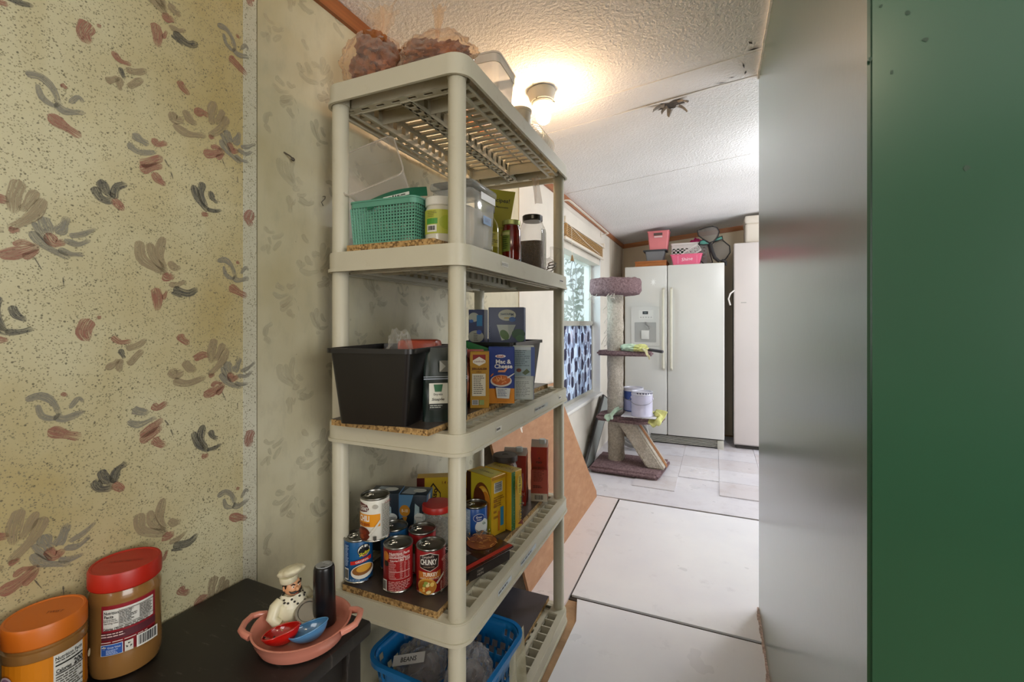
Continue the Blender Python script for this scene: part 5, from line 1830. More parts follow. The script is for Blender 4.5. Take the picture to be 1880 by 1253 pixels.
mb.prism(lo, 0, .003, M_BLUE)
ob = mb.build('basket_wall', bb, smooth=50)
sol = ob.modifiers.new('thickness', 'SOLIDIFY')
sol.thickness = .003
mb = MB()
mb.ring(rrect(-w / 2 - .012, w / 2 + .012, -d / 2 - .012, d / 2 + .012, .07, 7), rrect(-w / 2 - .001, w / 2 + .001, -d / 2 - .001, d / 2 + .001, .06, 7), h - .010, h + .003, M_BLUE)
mb.build('rim', bb)
for i, (x, y, z, rx, ry, rz_, lab) in enumerate(((-.055, -.205, .098, .070, .085, .075, 'clear bag with hand-lettered tape inside the blue basket'), (.092, -.185, .095, .060, .085, .08, 'crumpled shiny clear bag inside the blue basket'))):
    o = thing('plastic_bag', lab, 'bag', S(x, y, z5 + .006), SA)
    mb = MB()
    mb.blob((0, 0, z), (rx, ry, rz_), film('bag_grey', '#b9b4b2', .28, .12, wr=24), 4, .24, 3.2, 30 + i)
    mb.build('bag_film', o)
    mb = MB()
    mb.blob((0, 0, z * .8), (rx * .7, ry * .7, rz_ * .7), mat('bag_contents', '#5a4a46', .6, var=.5, vscale=24), 3, .2, 3, 40 + i)
    mb.build('contents', o)
    if i == 0:
        Print(o, flat_map((.0, -.065, .16), (.94, .2, .28), (-.3, .75, .6)), 'tape_label').rect(-.05, -.013, .05, .013, '#cdcac6').text('BEANS', 0, 0, .011, '#3a3838', .05, 0, .02)
o = thing('plastic_bag', 'yellowish clear bag hanging over the aisle side of the blue basket', 'bag', S(.185, -.085, z5 + .003), SA)
mb = MB()
mb.grid(lambda u, v: V((.018 * math.sin(u * 7) * v + .012, -.05 + .11 * u, .175 * (1 - v))), 14, 10, film('bag_yellowish', '#cfc8a8', .5, .2, wr=22))
mb.build('bag_film', o, smooth=60)

# ================================================================== SIDE TABLE AND WHAT STANDS ON IT
TZ = 0.60


def scratch_mat():
    m = bpy.data.materials.new('scratched_black')
    nt, N, L, b = nodes_of(m)
    vec = coord(nt)
    c = ramp(nt, tex_noise(nt, vec, 5, 3), [(0.3, lin('#16120f')), (0.7, lin('#221d1a'))])
    s1 = ramp(nt, tex_noise(nt, coord(nt, 'Object', (14, 60, 5)), 1.2, 5, .75), [(0.60, (0, 0, 0)), (0.70, (0.5, 0.5, 0.5))])
    c = mixc(nt, s1, c, lin('#6a625c'))
    s2 = ramp(nt, tex_noise(nt, vec, 90, 2), [(0.78, (0, 0, 0)), (0.82, (0.6, 0.6, 0.6))])
    c = mixc(nt, s2, c, lin('#8a847c'))
    L.new(c, b.inputs['Base Color'])
    b.inputs['Roughness'].default_value = 0.5
    return m


M_TBL = scratch_mat()
tb = thing('side_table', 'scratched black wooden side table against the papered wall', 'table', (-.808, .39, 0))
mb = MB()
mb.rbox(-.186, .186, -.30, .308, TZ - .028, TZ, .006, M_TBL)
mb.build('tabletop', tb)
mb = MB()
mb.box(-.165, .160, .262, .280, TZ - .085, TZ - .028, M_TBL)
mb.box(-.165, .160, -.275, -.257, TZ - .085, TZ - .028, M_TBL)
mb.box(.145, .162, -.257, .262, TZ - .085, TZ - .028, M_TBL)
mb.box(-.165, -.148, -.257, .262, TZ - .085, TZ - .028, M_TBL)
mb.build('apron', tb)
mb = MB()
mb.rbox(-.019, .019, -.019, .019, 0, TZ - .028, .003, M_TBL)
lm = mb.mesh('leg')
for x in (-.150, .155):
    for y in (-.265, .272):
        place('leg', lm, tb, (x, y, 0))

# ---- peanut butter jars
M_PB = mat('peanut_butter', '#8f6637', .22, var=.12, vscale=8, coat=.5)


def pb_jar(label, x, y, r, h, lidcol, lidname, rot):
    o = thing('peanut_butter_jar', label, 'jar', (x, y, TZ), R(rot), 'peanut butter jars')
    mb = MB()
    lh = .030
    mb.lathe([(r * .80, 0), (r * .93, .004), (r * .985, .014), (r, .026), (r, h * .22), (r * .985, h * .24), (r * .985, h * .68), (r, h * .70), (r * .99, h * .76), (r * .93, h - lh - .004), (r * .90, h - lh + .004)], M_PB, 44)
    mb.build('jar_body', o)
    mb = MB()
    prof = [(r * .97, h - lh), (r * .99, h - lh + .002), (r * .99, h - .004), (r * .96, h), (r * .90, h), (r * .88, h - .001), (0, h - .001)]
    seg = 96
    vs, fs = [], []
    for i, (q, z) in enumerate(prof):
        for k in range(seg):
            rr = q * (1 + (.012 if (k % 2 and i in (1, 2)) else 0))
            vs.append((rr * math.cos(2 * PI * k / seg), rr * math.sin(2 * PI * k / seg), z))
    for i in range(len(prof) - 1):
        for k in range(seg):
            fs.append((i * seg + k, i * seg + (k + 1) % seg, (i + 1) * seg + (k + 1) % seg, (i + 1) * seg + k))
    mb.add(vs, fs, mat(lidname, lidcol, .4, var=.06))
    mb.build('lid', o, smooth=25)
    pl = Print(o, flat_map((0, 0, h - .0008), (.8, .6, 0), (-.6, .8, 0)), 'lid_embossing')
    return o, pl


def towards(x, y):
    return math.degrees(math.atan2(-y, -x))


jx, jy = -.938, .436
o, pl = pb_jar('large peanut butter jar with a red lid and white nutrition label', jx, jy, .050, .176, '#b0200f', 'lid_red_jar', 0)
pl.text('PLASTIC RECYCLE', 0, .0, .005, '#7c150c', .05)
p = Print(o, cyl_map(.0497, towards(jx, jy) + 2), curved=True)
p.rect(-.034, .046, .042, .126, '#8f1f2a').rect(-.034, .070, .042, .082, '#5a2a33')
p.rect(-.031, .086, .037, .120, '#dedcd6').text('Nutrition', -.020, .1145, .0048, '#1c1c1c', .019, 0, .02).text('Facts', -.023, .1085, .0048, '#1c1c1c', .012, 0, .02)
p.lines(-.030, .100, -.012, .105, 2, '#6a6864', 3, .4).text('Serving size', -.020, .0985, .003, '#1c1c1c', .018).text('Calories 190', -.020, .089, .004, '#1c1c1c', .019, 0, .02)
p.rect(-.0100, .087, -.0096, .119, '#3a3a38').rect(-.009, .1165, .036, .1172, '#1c1c1c').lines(-.009, .095, .012, .116, 8, '#3a3a38', 5, .45).lines(.015, .095, .036, .116, 8, '#3a3a38', 6, .45).rect(-.009, .0935, .036, .0942, '#1c1c1c').lines(-.009, .087, .034, .0925, 2, '#55534f', 7)
p.lines(-.031, .076, .0, .084, 2, '#d9b8b4', 12).lines(-.031, .067, .03, .071, 1, '#c9a8a4', 13)
p.rect(-.031, .048, -.005, .066, '#d8e2f0').rect(-.0302, .0487, -.0058, .0653, '#2c57a4').text('Great Value', -.015, .061, .003, '#e8eef8', .015).lines(-.024, .050, -.008, .058, 4, '#b9cbe8', 9).text('*', -.0265, .0595, .008, '#f0e6c0', .005, 0, .03)
p.rect(-.003, .049, .0065, .066, '#d3d0c6')
for k in range(3):
    a = R(90 + 120 * k)
    p.poly([(.00175 + .0038 * math.cos(a + R(d)), .0585 + .0045 * math.sin(a + R(d))) for d in (-40, 20)] + [(.00175 + .0016 * math.cos(a + R(30)), .0585 + .002 * math.sin(a + R(30)))], '#262624')
p.bars(.010, .049, .037, .069, 21)

jx, jy = -.936, .332
o, pl = pb_jar('peanut butter jar with an orange lid and orange label', jx, jy, .0475, .147, '#c8691c', 'lid_orange_jar', 0)
pl.text('TWIST', .012, 0, .006, '#7a3a10', .022)
p = Print(o, cyl_map(.0472, towards(jx, jy)), curved=True)
p.rect(-.055, .026, .062, .099, '#cf7d12').rect(.052, .026, .062, .099, '#a85a10')
p.rect(.008, .026, .046, .099, '#d9d7d0').text('Nutrition Facts', .027, .093, .005, '#1a1a1a', .034, 0, .02).lines(.010, .086, .04, .090, 1, '#55534f', 3).rect(.010, .082, .044, .084, '#1a1a1a').text('Calories', .019, .0745, .0055, '#1a1a1a', .017, 0, .02).text('200', .037, .076, .008, '#1a1a1a', .013, 0, .02).rect(.010, .0695, .044, .0707, '#1a1a1a').lines(.010, .03, .044, .068, 10, '#4a4844', 8, .35)
p.ell(-.042, .078, .008, .008, '#c9b2b8').ell(-.042, .078, .0055, .0055, '#8a6a84').ell(.056, .07, .004, .006, '#e0c8a0')
jx, jy = -.934, .232
o, pl = pb_jar('peanut butter jar with a yellow lid at the left edge of the photo', jx, jy, .045, .150, '#d8b414', 'lid_yellow_jar', 0)
p = Print(o, cyl_map(.0447, towards(jx, jy)), curved=True)
p.rect(-.05, .026, .055, .10, '#b98a3c').lines(.01, .03, .05, .09, 10, '#e0d4b8', 4)

# ---- pink tray with two handles
M_PINK = mat('pink_ceramic', '#cf8471', .25, var=.06, vscale=6, coat=.4)
TX, TY, TR = -.704, .604, R(29)
tr = thing('ceramic_tray', 'coral pink ceramic tray with two loop handles on the black table', 'tray', (TX, TY, TZ), TR)
mb = MB()
ax, ay = 1.0, .96
prof = [(0, .0), (.061, .0), (.074, .004), (.082, .020), (.0855, .032), (.087, .0335), (.0838, .034), (.081, .031), (.077, .018), (.068, .009), (.057, .007), (0, .007)]
mb.lathe([(max(r, 1e-7), z) for r, z in prof], M_PINK, 56, M=Matrix.Diagonal((ax, ay, 1, 1)), caps=False)
mb.build('dish', tr)
for s_ in (-1, 1):
    mb = MB()
    path = [(s_ * .079, -.032, .029), (s_ * .092, -.027, .032), (s_ * .101, -.019, .034), (s_ * .1035, 0, .035), (s_ * .101, .019, .034), (s_ * .092, .027, .032), (s_ * .079, .032, .029)]
    mb.tube(path, [.0065, .006, .0058, .0056, .0058, .006, .0065], M_PINK, 10)
    mb.build('handle', tr)


def on_tray(dx, dy, z=.0075):
    return (TX + dx, TY + dy, TZ + z)


# ---- chef figurine
M_COAT = mat('figurine_white', '#d6cfb2', .35, var=.12, vscale=30)
M_SKIN = mat('figurine_skin', '#d29a70', .35, var=.08, vscale=30)
M_HAIR = mat('figurine_hair', '#1e1814', .4)
ch = thing('chef_figurine', 'small ceramic chef figurine with white hat and black moustache in the pink tray', 'figurine', on_tray(-.053, .018), R(80))
# local frame: x = to the figure's left as seen, -y = the way it faces
def skin_mesh(name, nodes, edges, radii, m, parent, lvl=2):
    me = bpy.data.meshes.new(name)
    me.from_pydata(nodes, edges, [])
    ob = place(name, me, parent)
    ob.modifiers.new('skin', 'SKIN').use_smooth_shade = True
    for i, r in enumerate(radii):
        me.skin_vertices[0].data[i].radius = r if isinstance(r, tuple) else (r, r)
    me.skin_vertices[0].data[0].use_root = True
    su = ob.modifiers.new('sub', 'SUBSURF')
    su.levels = su.render_levels = lvl
    me.materials.append(m)
    return ob


mb = MB()
def torso(u, v):
    a = 2 * PI * u
    z = .056 * v
    r = .026 * (1 - .25 * v ** 3) * (1 + .10 * math.sin(PI * v)) if v < .8 else .026 * (1 - .25 * .512) * (1 - (v - .8) / .2 * .62)
    return V((r * 1.10 * math.cos(a), r * .92 * math.sin(a) - .004 * math.sin(PI * v), z))
mb.grid(torso, 28, 18, M_COAT)
mb.add([torso(k / 28, 0) for k in range(28)], [tuple(range(28))[::-1]], M_COAT)
mb.build('coat', ch, smooth=60)
for s_, el, ha in ((-1, (-.038, -.002, .026), (-.030, -.016, .015)), (1, (.038, -.006, .028), (.036, -.024, .028))):
    mb = MB()
    mb.tube([(s_ * .020, .001, .047), (s_ * .030, 0, .042), el, ((el[0] + ha[0]) / 2, (el[1] + ha[1]) / 2, (el[2] + ha[2]) / 2 - .001), ha], [.010, .0115, .0105, .0095, .0085], M_COAT, 14)
    mb.build('sleeve', ch, smooth=60)
    mb = MB()
    h0 = V(ha)
    mb.blob(h0 + V((0, -.006, 0)), (.0065, .0075, .005), M_SKIN, 3, .05)
    for k in range(4):
        mb.tube([h0 + V((-.0045 + .003 * k, -.010, .001)), h0 + V((-.0045 + .003 * k, -.016, .000 - .001 * abs(k - 1.5))), h0 + V((-.004 + .0028 * k, -.0175, -.004))], [.0019, .0018, .0014], M_SKIN, 6)
    mb.tube([h0 + V((-s_ * .005, -.006, .002)), h0 + V((-s_ * .009, -.009, .003)), h0 + V((-s_ * .009, -.013, .002))], [.0021, .002, .0015], M_SKIN, 6)
    mb.build('hand', ch, smooth=60)
# buttons in two rows
mb = MB()
for s_ in (-1, 1):
    for k in range(4):
        mb.blob((s_ * .009, -.026 + .0022 * abs(k - 1), .010 + .0095 * k), (.0022, .0018, .0022), mat('figurine_button', '#e2dcc2', .3), 2, 0)
mb.build('buttons', ch, smooth=60)
# head: one surface with cheeks, brow and chin, then features
mb = MB()
b = bmesh.new()
bmesh.ops.create_icosphere(b, subdivisions=4, radius=1)
HC = V((0, -.004, .071))
for v in b.verts:
    n = v.co.normalized()
    r = 1.0
    r += .10 * math.exp(-((n.x - .55) ** 2 + (n.z + .25) ** 2) * 7) * (n.y < 0)
    r += .10 * math.exp(-((n.x + .55) ** 2 + (n.z + .25) ** 2) * 7) * (n.y < 0)
    r += .12 * math.exp(-((n.x) ** 2 * 8 + (n.z + .85) ** 2 * 6)) * (n.y < .1)
    r -= .06 * math.exp(-((abs(n.x) - .35) ** 2 + (n.z - .15) ** 2) * 25) * (n.y < 0)
    v.co = HC + V((n.x * .0152, n.y * .0155, n.z * .0178)) * r
mb.bm(b, M_SKIN)
mb.tube([(0, .0, .046), (0, -.001, .06)], [.009, .008], M_SKIN, 12)
mb.blob(HC + V((0, -.0175, -.0005)), (.0040, .0052, .0042), M_SKIN, 3, 0)
for s_ in (-1, 1):
    mb.blob(HC + V((s_ * .0032, -.0155, -.002)), (.0025, .0025, .0022), M_SKIN, 2, 0)
    mb.blob(HC + V((s_ * .0158, .001, .0)), (.0022, .0036, .0048), M_SKIN, 3, 0)
head = mb.build('head', ch, smooth=60)
mb = MB()
for s_ in (-1, 1):
    mb.tube([HC + V((s_ * .0005, -.0178, -.0050)), HC + V((s_ * .005, -.0172, -.0062)), HC + V((s_ * .0098, -.0142, -.0055)), HC + V((s_ * .0125, -.0115, -.0025))], [.0020, .0024, .0018, .0007], M_HAIR, 8)
mb.build('moustache', head, smooth=60)
mb = MB()
for s_ in (-1, 1):
    mb.tube([HC + V((s_ * .0025, -.0156, .0072)), HC + V((s_ * .006, -.0150, .0092)), HC + V((s_ * .0095, -.0125, .0076))], [.0010, .0013, .0007], M_HAIR, 6)
mb.build('eyebrows', head, smooth=60)
mb = MB()
for s_ in (-1, 1):
    mb.blob(HC + V((s_ * .0055, -.0136, .0038)), (.0024, .0014, .0014), mat('figurine_eye', '#ece6d6', .3), 2, 0)
    mb.blob(HC + V((s_ * .0055, -.0148, .0038)), (.0011, .0007, .0011), M_HAIR, 2, 0)
mb.build('eyes', head, smooth=60)
mb = MB()
mb.tube([HC + V((-.005, -.0152, -.0095)), HC + V((0, -.0166, -.0102)), HC + V((.005, -.0152, -.0095))], [.0006, .0012, .0006], mat('figurine_lip', '#b0604a', .4), 6)
mb.build('mouth', head, smooth=60)
mb = MB()
mb.blob(HC + V((0, .0045, .003)), (.0160, .0128, .0135), M_HAIR, 3, .08, 4, 2)
for s_ in (-1, 1):
    mb.tube([HC + V((s_ * .0148, -.004, .008)), HC + V((s_ * .0150, -.0035, .001))], [.0022, .0014], M_HAIR, 6)
mb.build('hair', head, smooth=60)
mb = MB()
mb.lathe([(.0150, .082), (.0162, .0835), (.0166, .091), (.0155, .094)], M_COAT, 32, (0, -.002, 0), M=Matrix.Rotation(R(-4), 4, 'Y'))
mb.build('hat_band', ch, smooth=60)
mb = MB()
b = bmesh.new()
bmesh.ops.create_icosphere(b, subdivisions=4, radius=1)
for v in b.verts:
    n = v.co.normalized()
    a = math.atan2(n.y, n.x)
    k = 1 + .06 * math.sin(a * 7) * (1 - abs(n.z)) + .06 * mnoise.noise(n * 3)
    v.co = Matrix.Translation((.0, -.001, .0985)) @ Matrix.Rotation(R(-20), 4, 'X') @ (V((n.x * .0235, n.y * .0290, n.z * .0100)) * k)
mb.bm(b, M_COAT)
mb.build('puffed_hat', ch, smooth=80)
# spotted neckerchief
mb = MB()
def scarf(u, v):
    a = 2 * PI * u
    r = .0165 + .009 * v + .0015 * math.sin(a * 5)
    return V((r * math.cos(a), r * math.sin(a) - .003, .0575 - .010 * v - (.008 * v if math.sin(a) < -.5 else 0)))
mb.grid(scarf, 40, 5, mat('neckerchief', '#dcd6c0', .4))
sf = mb.build('neckerchief', ch, smooth=60)
mb = MB()
q = random.Random(4)
for k in range(24):
    u, v = k / 24 + q.uniform(-.01, .01), q.choice((.22, .5, .8))
    p0 = scarf(u, v)
    mb.blob(p0 + V((0, 0, .0002)), (.0024, .0024, .0018), M_HAIR, 2, .2, 3, k)
mb.build('neckerchief_spots', sf, smooth=60)
mb = MB()
for s_ in (-1, 1):
    mb.blob((.006, .024, .054 + s_ * .006), (.0045, .006, .005), mat('neckerchief', '#dcd6c0'), 3, .2, 3, s_ + 5)
mb.build('neckerchief_knot', sf, smooth=60)

# ---- grinder, silver lid, spoon rests
o = thing('pepper_grinder', 'smooth black cylindrical pepper grinder with a grey top in the pink tray', 'grinder', on_tray(.012, .040, .0085), (R(-1.5), R(-2), 0))
mb = MB()
mb.lathe([(.0205, 0), (.0215, .002), (.0192, .104), (.0180, .1085), (.0158, .110)], mat('grinder_black', '#121114', .28), 40)
mb.build('grinder_body', o)
mb = MB()
mb.lathe([(.0158, .1095), (.0150, .1112), (0, .1112)], mat('grinder_grey', '#8e9194', .35), 32)
mb.build('grinder_top', o)
Print(o, flat_map((0, 0, .1114), (1, 0, 0), (0, 1, 0)), 'top_marks').lines(-.009, .002, .009, .010, 2, '#c9cccc', 3).poly([(.003, -.012), (.010, -.006), (.012, -.010), (.007, -.014)], '#26272a').ell(0, 0, .001, .001, '#4a4c4e', 8)
o = thing('metal_lid', 'round silver metal lid leaning against the chef figurine', 'lid', on_tray(-.009, .0200, .0345), (0, R(38), R(-40)))
mb = MB()
mb.lathe([(0, .0035), (.017, .0035), (.0185, .0055), (.0225, .0055), (.0245, .0035), (.0250, .0), (.0243, .0), (.0225, .0040), (.0185, .0042), (.017, .0022), (0, .0022)], mat('silver', '#a9a498', .25, .9), 40, caps=False)
mb.build('lid_disc', o)


def spoon_rest(label, dx, dy, rz, m, seeds, L_, W_):
    o = thing('spoon_rest', label, 'spoon rest', on_tray(dx, dy, .009), (R(-6), R(4), R(rz)), 'egg-shaped spoon rests')
    mb = MB()
    def fn(u, v, off):
        a = 2 * PI * u
        egg = 1 + .22 * math.cos(a)
        k = math.sin(v * PI / 2)
        return V((L_ * k * math.cos(a), W_ * k * math.sin(a) / egg, .024 * (1 - math.cos(v * PI / 2)) * (1 + .45 * math.cos(a) * v) + off))
    mb.grid(lambda u, v: fn(u, v, 0), 40, 12, m)
    mb.grid(lambda u, v: fn(1 - u, v * .96, .0022), 40, 12, m)
    mb.tube([fn(k / 40, .98, .001) for k in range(40)], .0014, m, 8, closed=True)
    mb.build('bowl', o, smooth=70)
    if seeds:
        q = random.Random(2)
        mb = MB()
        for k in range(34):
            x, y = q.gauss(.002, .007), q.gauss(0, .004)
            mb.blob((x - .004, y, .0058 + 14 * (x * x + y * y)), (.0021, .0018, .0018), mat('peppercorn', '#2a221c', .7), 1, .1)
        g = mb.build('peppercorns', o)
        g['kind'] = 'stuff'
    return o


spoon_rest('glossy red egg-shaped spoon rest holding peppercorns', -.013, -.038, 32, mat('red_gloss', '#b8150f', .12, coat=.6), True, .031, .022)
spoon_rest('glossy blue egg-shaped spoon rest beside the red one', .026, -.012, 45, mat('blue_gloss', '#4f86b4', .14, coat=.6), False, .032, .021)

# ================================================================== FAR END OF THE ROOM
# ---- refrigerator
M_FR = mat('fridge_white', '#d2d0ca', .30, var=.04, vscale=2, bmp=.04, bscale=120)
fr = thing('refrigerator', 'white side-by-side refrigerator with ice dispenser at the end of the room', 'refrigerator', (-.3855, 4.64, 0))
FW, FH = .4585, 1.76
mb = MB()
mb.rbox(-FW + .004, FW - .004, .072, .68, .012, FH - .015, .004, mat('fridge_side', '#b9b6b0', .4))
mb.build('cabinet', fr)
SPL = -.434 + .3855
for nm, x0, x1 in (('freezer_door', -FW, SPL - .003), ('fridge_door', SPL + .003, FW)):
    mb = MB()
    mb.rbox(x0, x1, 0, .065, .095, FH, .008, M_FR, 3)
    d = mb.build(nm, fr)
    hx = SPL + (-.034 if x0 < -.4 else .040)
    mb = MB()
    mb.tube([(hx, -.002, 1.53), (hx, -.030, 1.515), (hx, -.042, 1.40), (hx, -.045, 1.13), (hx, -.042, .86), (hx, -.030, .755), (hx, -.002, .74)], .0125, mat('fridge_handle', '#c9c4b2', .35, var=.1), 10)
    mb.build('handle', d)
    if nm == 'freezer_door':
        mb = MB()
        xx0, xx1 = -.779 + .3855, -.505 + .3855
        mb.ring(rrect(xx0, xx1, .965, 1.355, .012, 3), rrect(xx0 + .032, xx1 - .032, 1.0, 1.20, .008, 3), 0, .008, MATS['fridge_white'])
        me = mb.mesh('dispenser_panel')
        for v in me.vertices:
            v.co = V((v.co.x, -v.co.z, v.co.y))
        dp = place('dispenser_panel', me, d)
        mb = MB()
        mb.box(xx0 + .03, xx1 - .03, -.0045, -.003, 1.0, 1.205, mat('dispenser_recess', '#a9a8a4', .4))
        mb.build('recess', dp)
        mb = MB()
        mb.tube([(xx0 + .14, -.012, 1.20), (xx0 + .145, -.03, 1.18), (xx0 + .175, -.034, 1.155), (xx0 + .178, -.034, 1.13)], .006, mat('spout', '#7d7d7c', .3, .3), 8)
        mb.rbox(xx0 + .10, xx0 + .175, -.02, -.004, 1.03, 1.12, .004, mat('paddle', '#d3d1cb', .35))
        mb.build('spout', dp)
        p = Print(dp, flat_map((xx0, -.0085, .965), (1, 0, 0), (0, 0, 1)), 'control_panel')
        p.rect(.075, .265, .215, .355, '#d9d7d0').rect(.112, .315, .165, .345, '#33373a').text('30', .138, .33, .014, '#8fa09a', .022)
        for k in range(5):
            p.ell(.095 + .025 * k, .285, .007, .006, '#b2b0aa', 12)
        # sticker
    p = None
Print(fr, flat_map((-.18, -.0005, 1.60), (1, 0, 0), (0, 0, 1)), 'snowflake_sticker').poly([(.03 * (1 if k % 2 else .35) * math.cos(PI * k / 8), .045 * (1 if k % 2 else .35) * math.sin(PI * k / 8)) for k in range(16)], '#efeeea')
mb = MB()
mb.box(-FW + .01, FW - .01, .03, .05, .012, .088, mat('grille_dark', '#55534e', .5))
for k in range(5):
    mb.box(-FW + .01, FW - .05, .016, .032, .020 + k * .014, .027 + k * .014, mat('grille_light', '#a9a69c', .4))
mb.rbox(FW - .06, FW - .005, .0, .05, .0, .085, .004, mat('hinge_cover', '#c2beb2', .4))
mb.build('toe_grille', fr)

# ---- upright freezer and the box on it
fz = thing('upright_freezer', 'tall white upright freezer right of the refrigerator, cut off by the green wall', 'freezer', (.154, 4.72, 0))
mb = MB()
mb.rbox(.006, .70, .06, .60, .03, 1.94, .006, mat('freezer_side', '#cfcac4', .35))
mb.build('cabinet', fz)
mb = MB()
mb.rbox(0, .706, 0, .055, .05, 1.945, .014, mat('freezer_white', '#d6cdc9', .3, var=.04, vscale=2), 3)
d = mb.build('door', fz)
mb = MB()
mb.tube([(.004, .0, 1.50), (-.030, -.020, 1.47), (-.046, -.022, 1.42), (-.030, -.018, 1.36)], .007, mat('freezer_handle', '#dcd6cf', .3), 8)
mb.build('handle', d)
Print(d, flat_map((.06, -.0005, 1.38), (1, 0, 0), (0, 0, 1)), 'badge').rect(0, 0, .045, .008, '#a9a49e')
mb = MB()
mb.box(.02, .68, .05, .5, 0, .03, mat('kick_dark', '#4a4642', .6))
mb.build('plinth', fz)
o = thing('foam_cooler', 'off-white rounded foam box on top of the upright freezer', 'box', (.255, 4.78, 1.945))
mb = MB()
mb.rbox(0, .42, 0, .32, 0, .19, .02, mat('foam_white', '#e2d8ca', .6), 3)
mb.build('box_body', o)
mb = MB()
mb.rbox(-.006, .426, -.006, .326, .185, .262, .018, MATS['foam_white'], 3)
mb.build('lid', o)

# ---- things on the refrigerator
zf = FH
o = thing('wooden_box', 'flat orange-brown wooden box on the refrigerator under the grey tub', 'box', (-.60, 4.76, zf))
mb = MB()
mb.rbox(-.150, .152, -.06, .20, 0, .058, .003, mat('box_wood', '#b0692c', .5, var=.2, vscale=12, stretch=(1, 6, 6)))
mb.build('box_body', o)
mb = MB()
mb.rbox(-.153, .155, -.063, .203, .042, .060, .003, mat('box_wood_lid', '#a8622a', .5, var=.2, vscale=12, stretch=(1, 6, 6)))
mb.build('lid', o)


def tapered(name, parent, w, d, h, m, k=.84, t=.002, r=.012):
    mb = MB()
    lo, hi = rrect(-w / 2 * k, w / 2 * k, -d / 2 * k, d / 2 * k, r, 4), rrect(-w / 2, w / 2, -d / 2, d / 2, r, 4)
    n = len(lo)
    i_ = lambda L_, s_: [(a * s_, b * s_) for a, b in L_]
    vs = [(a, b, 0) for a, b in lo] + [(a, b, h) for a, b in hi] + [(a, b, t) for a, b in i_(lo, .97)] + [(a, b, h) for a, b in i_(hi, .97)]
    fs = [tuple(range(n))[::-1], tuple(range(2 * n, 3 * n))]
    for i in range(n):
        j = (i + 1) % n
        fs += [(i, j, n + j, n + i), (2 * n + j, 2 * n + i, 3 * n + i, 3 * n + j), (n + i, n + j, 3 * n + j, 3 * n + i)]
    mb.add(vs, fs, m)
    return mb.build(name, parent)


o = thing('storage_tub', 'clear grey tub with a dark lid under the upright pink basket', 'tub', (-.562, 4.80, zf + .060))
tapered('tub_body', o, .19, .15, .10, film('grey_tub', '#8d8f94', .6, .3), .84)
mb = MB()
mb.rbox(-.115, .115, -.085, .085, .098, .114, .005, mat('tub_lid', '#3a3b3f', .4))
mb.build('lid', o)
o = thing('pink_basket', 'salmon pink basket with a slot handle, top of the stack on the refrigerator', 'basket', (-.530, 4.80, zf + .1745), 0, 'pink baskets')
M_SAL = mat('salmon_plastic', '#df7f84', .4, var=.05)
tapered('basket_body', o, .205, .15, .185, M_SAL, .84)
mb = MB()
mb.ring(rrect(-.107, .107, -.079, .079, .012, 4), rrect(-.100, .100, -.072, .072, .012, 4), .178, .187, M_SAL)
mb.build('rim', o)
p = Print(o, flat_map((-.1025, -.0733, .0), (1, 0, 0), (0, -.065, 1)), 'handle_slot')
p.rect(.062, .140, .145, .165, '#54413f').rect(.066, .118, .145, .135, '#e6c2c2')
o = thing('pink_basket', 'bright pink bin lettered in white in front of the white basket', 'basket', (-.262, 4.72, zf), 0, 'pink baskets')
tapered('basket_body', o, .285, .13, .100, mat('hot_pink', '#df5f82', .35, var=.08), .84)
mb = MB()
mb.ring(rrect(-.147, .147, -.07, .07, .012, 4), rrect(-.139, .139, -.062, .062, .012, 4), .093, .102, MATS['hot_pink'])
mb.build('rim', o)
Print(o, flat_map((-.14, -.0665, 0), (1, 0, 0), (0, -.1, 1)), 'lettering').text('Shine', .150, .052, .030, '#f2dfe4', .10, 4, .0, .2).rect(.065, .01, .069, .085, '#e9a3b8').rect(.235, .01, .238, .085, '#e9a3b8')
o = thing('laundry_basket', 'white perforated laundry basket behind the bright pink bin', 'basket', (-.245, 4.91, zf))
M_WB = mat('white_basket', '#dcd6d2', .4)
mb = MB()
w, d, h = .32, .22, .225
for y in (-d / 2, d / 2):
    mb.box(-w / 2, w / 2, y - .003, y + .003, 0, .05, M_WB)
    mb.box(-w / 2, w / 2, y - .003, y + .003, .18, h, M_WB)
    for k in range(9):
        x = -w / 2 + w * k / 8
        mb.box(max(-w / 2, x - .009), min(w / 2, x + .009), y - .003, y + .003, .05, .18, M_WB)
    for z in (.085, .125, .16):
        mb.box(-w / 2, w / 2, y - .003, y + .003, z - .007, z + .007, M_WB)
for x in (-w / 2, w / 2):
    mb.box(x - .003, x + .003, -d / 2, d / 2, 0, h, M_WB)
mb.box(-w / 2, w / 2, -d / 2, d / 2, 0, .004, M_WB)
mb.build('basket_wall', o)
mb = MB()
mb.ring(rrect(-w / 2 - .010, w / 2 + .010, -d / 2 - .010, d / 2 + .010, .01, 3), rrect(-w / 2 + .002, w / 2 - .002, -d / 2 + .002, d / 2 - .002, .008, 3), h - .012, h + .008, M_WB)
mb.build('rim', o)
o = thing('plastic_grid', 'white slotted plastic grid slanting out of the bright pink bin', 'grid', (-.235, 4.715, zf + .07), (R(-10), R(-32), 0))
mb = MB()
for z0, z1 in ((0, .012), (.068, .08)):
    mb.box(-.12, .13, -.002, .002, z0, z1, M_WB)
for k in range(22):
    x = -.12 + .25 * k / 21
    mb.box(x - .003, x + .003, -.002, .002, .010, .070, M_WB)
mb.build('grid_body', o)


def cloth(name, label, cat, loc, rad, m, seed, amp=.3):
    o = thing(name, label, cat, loc)
    mb = MB()
    mb.blob((0, 0, rad[2] * .8), rad, m, 4, amp, 2.6, seed, flatz=-rad[2] * .8)
    mb.build('folds', o, smooth=70)
    return o


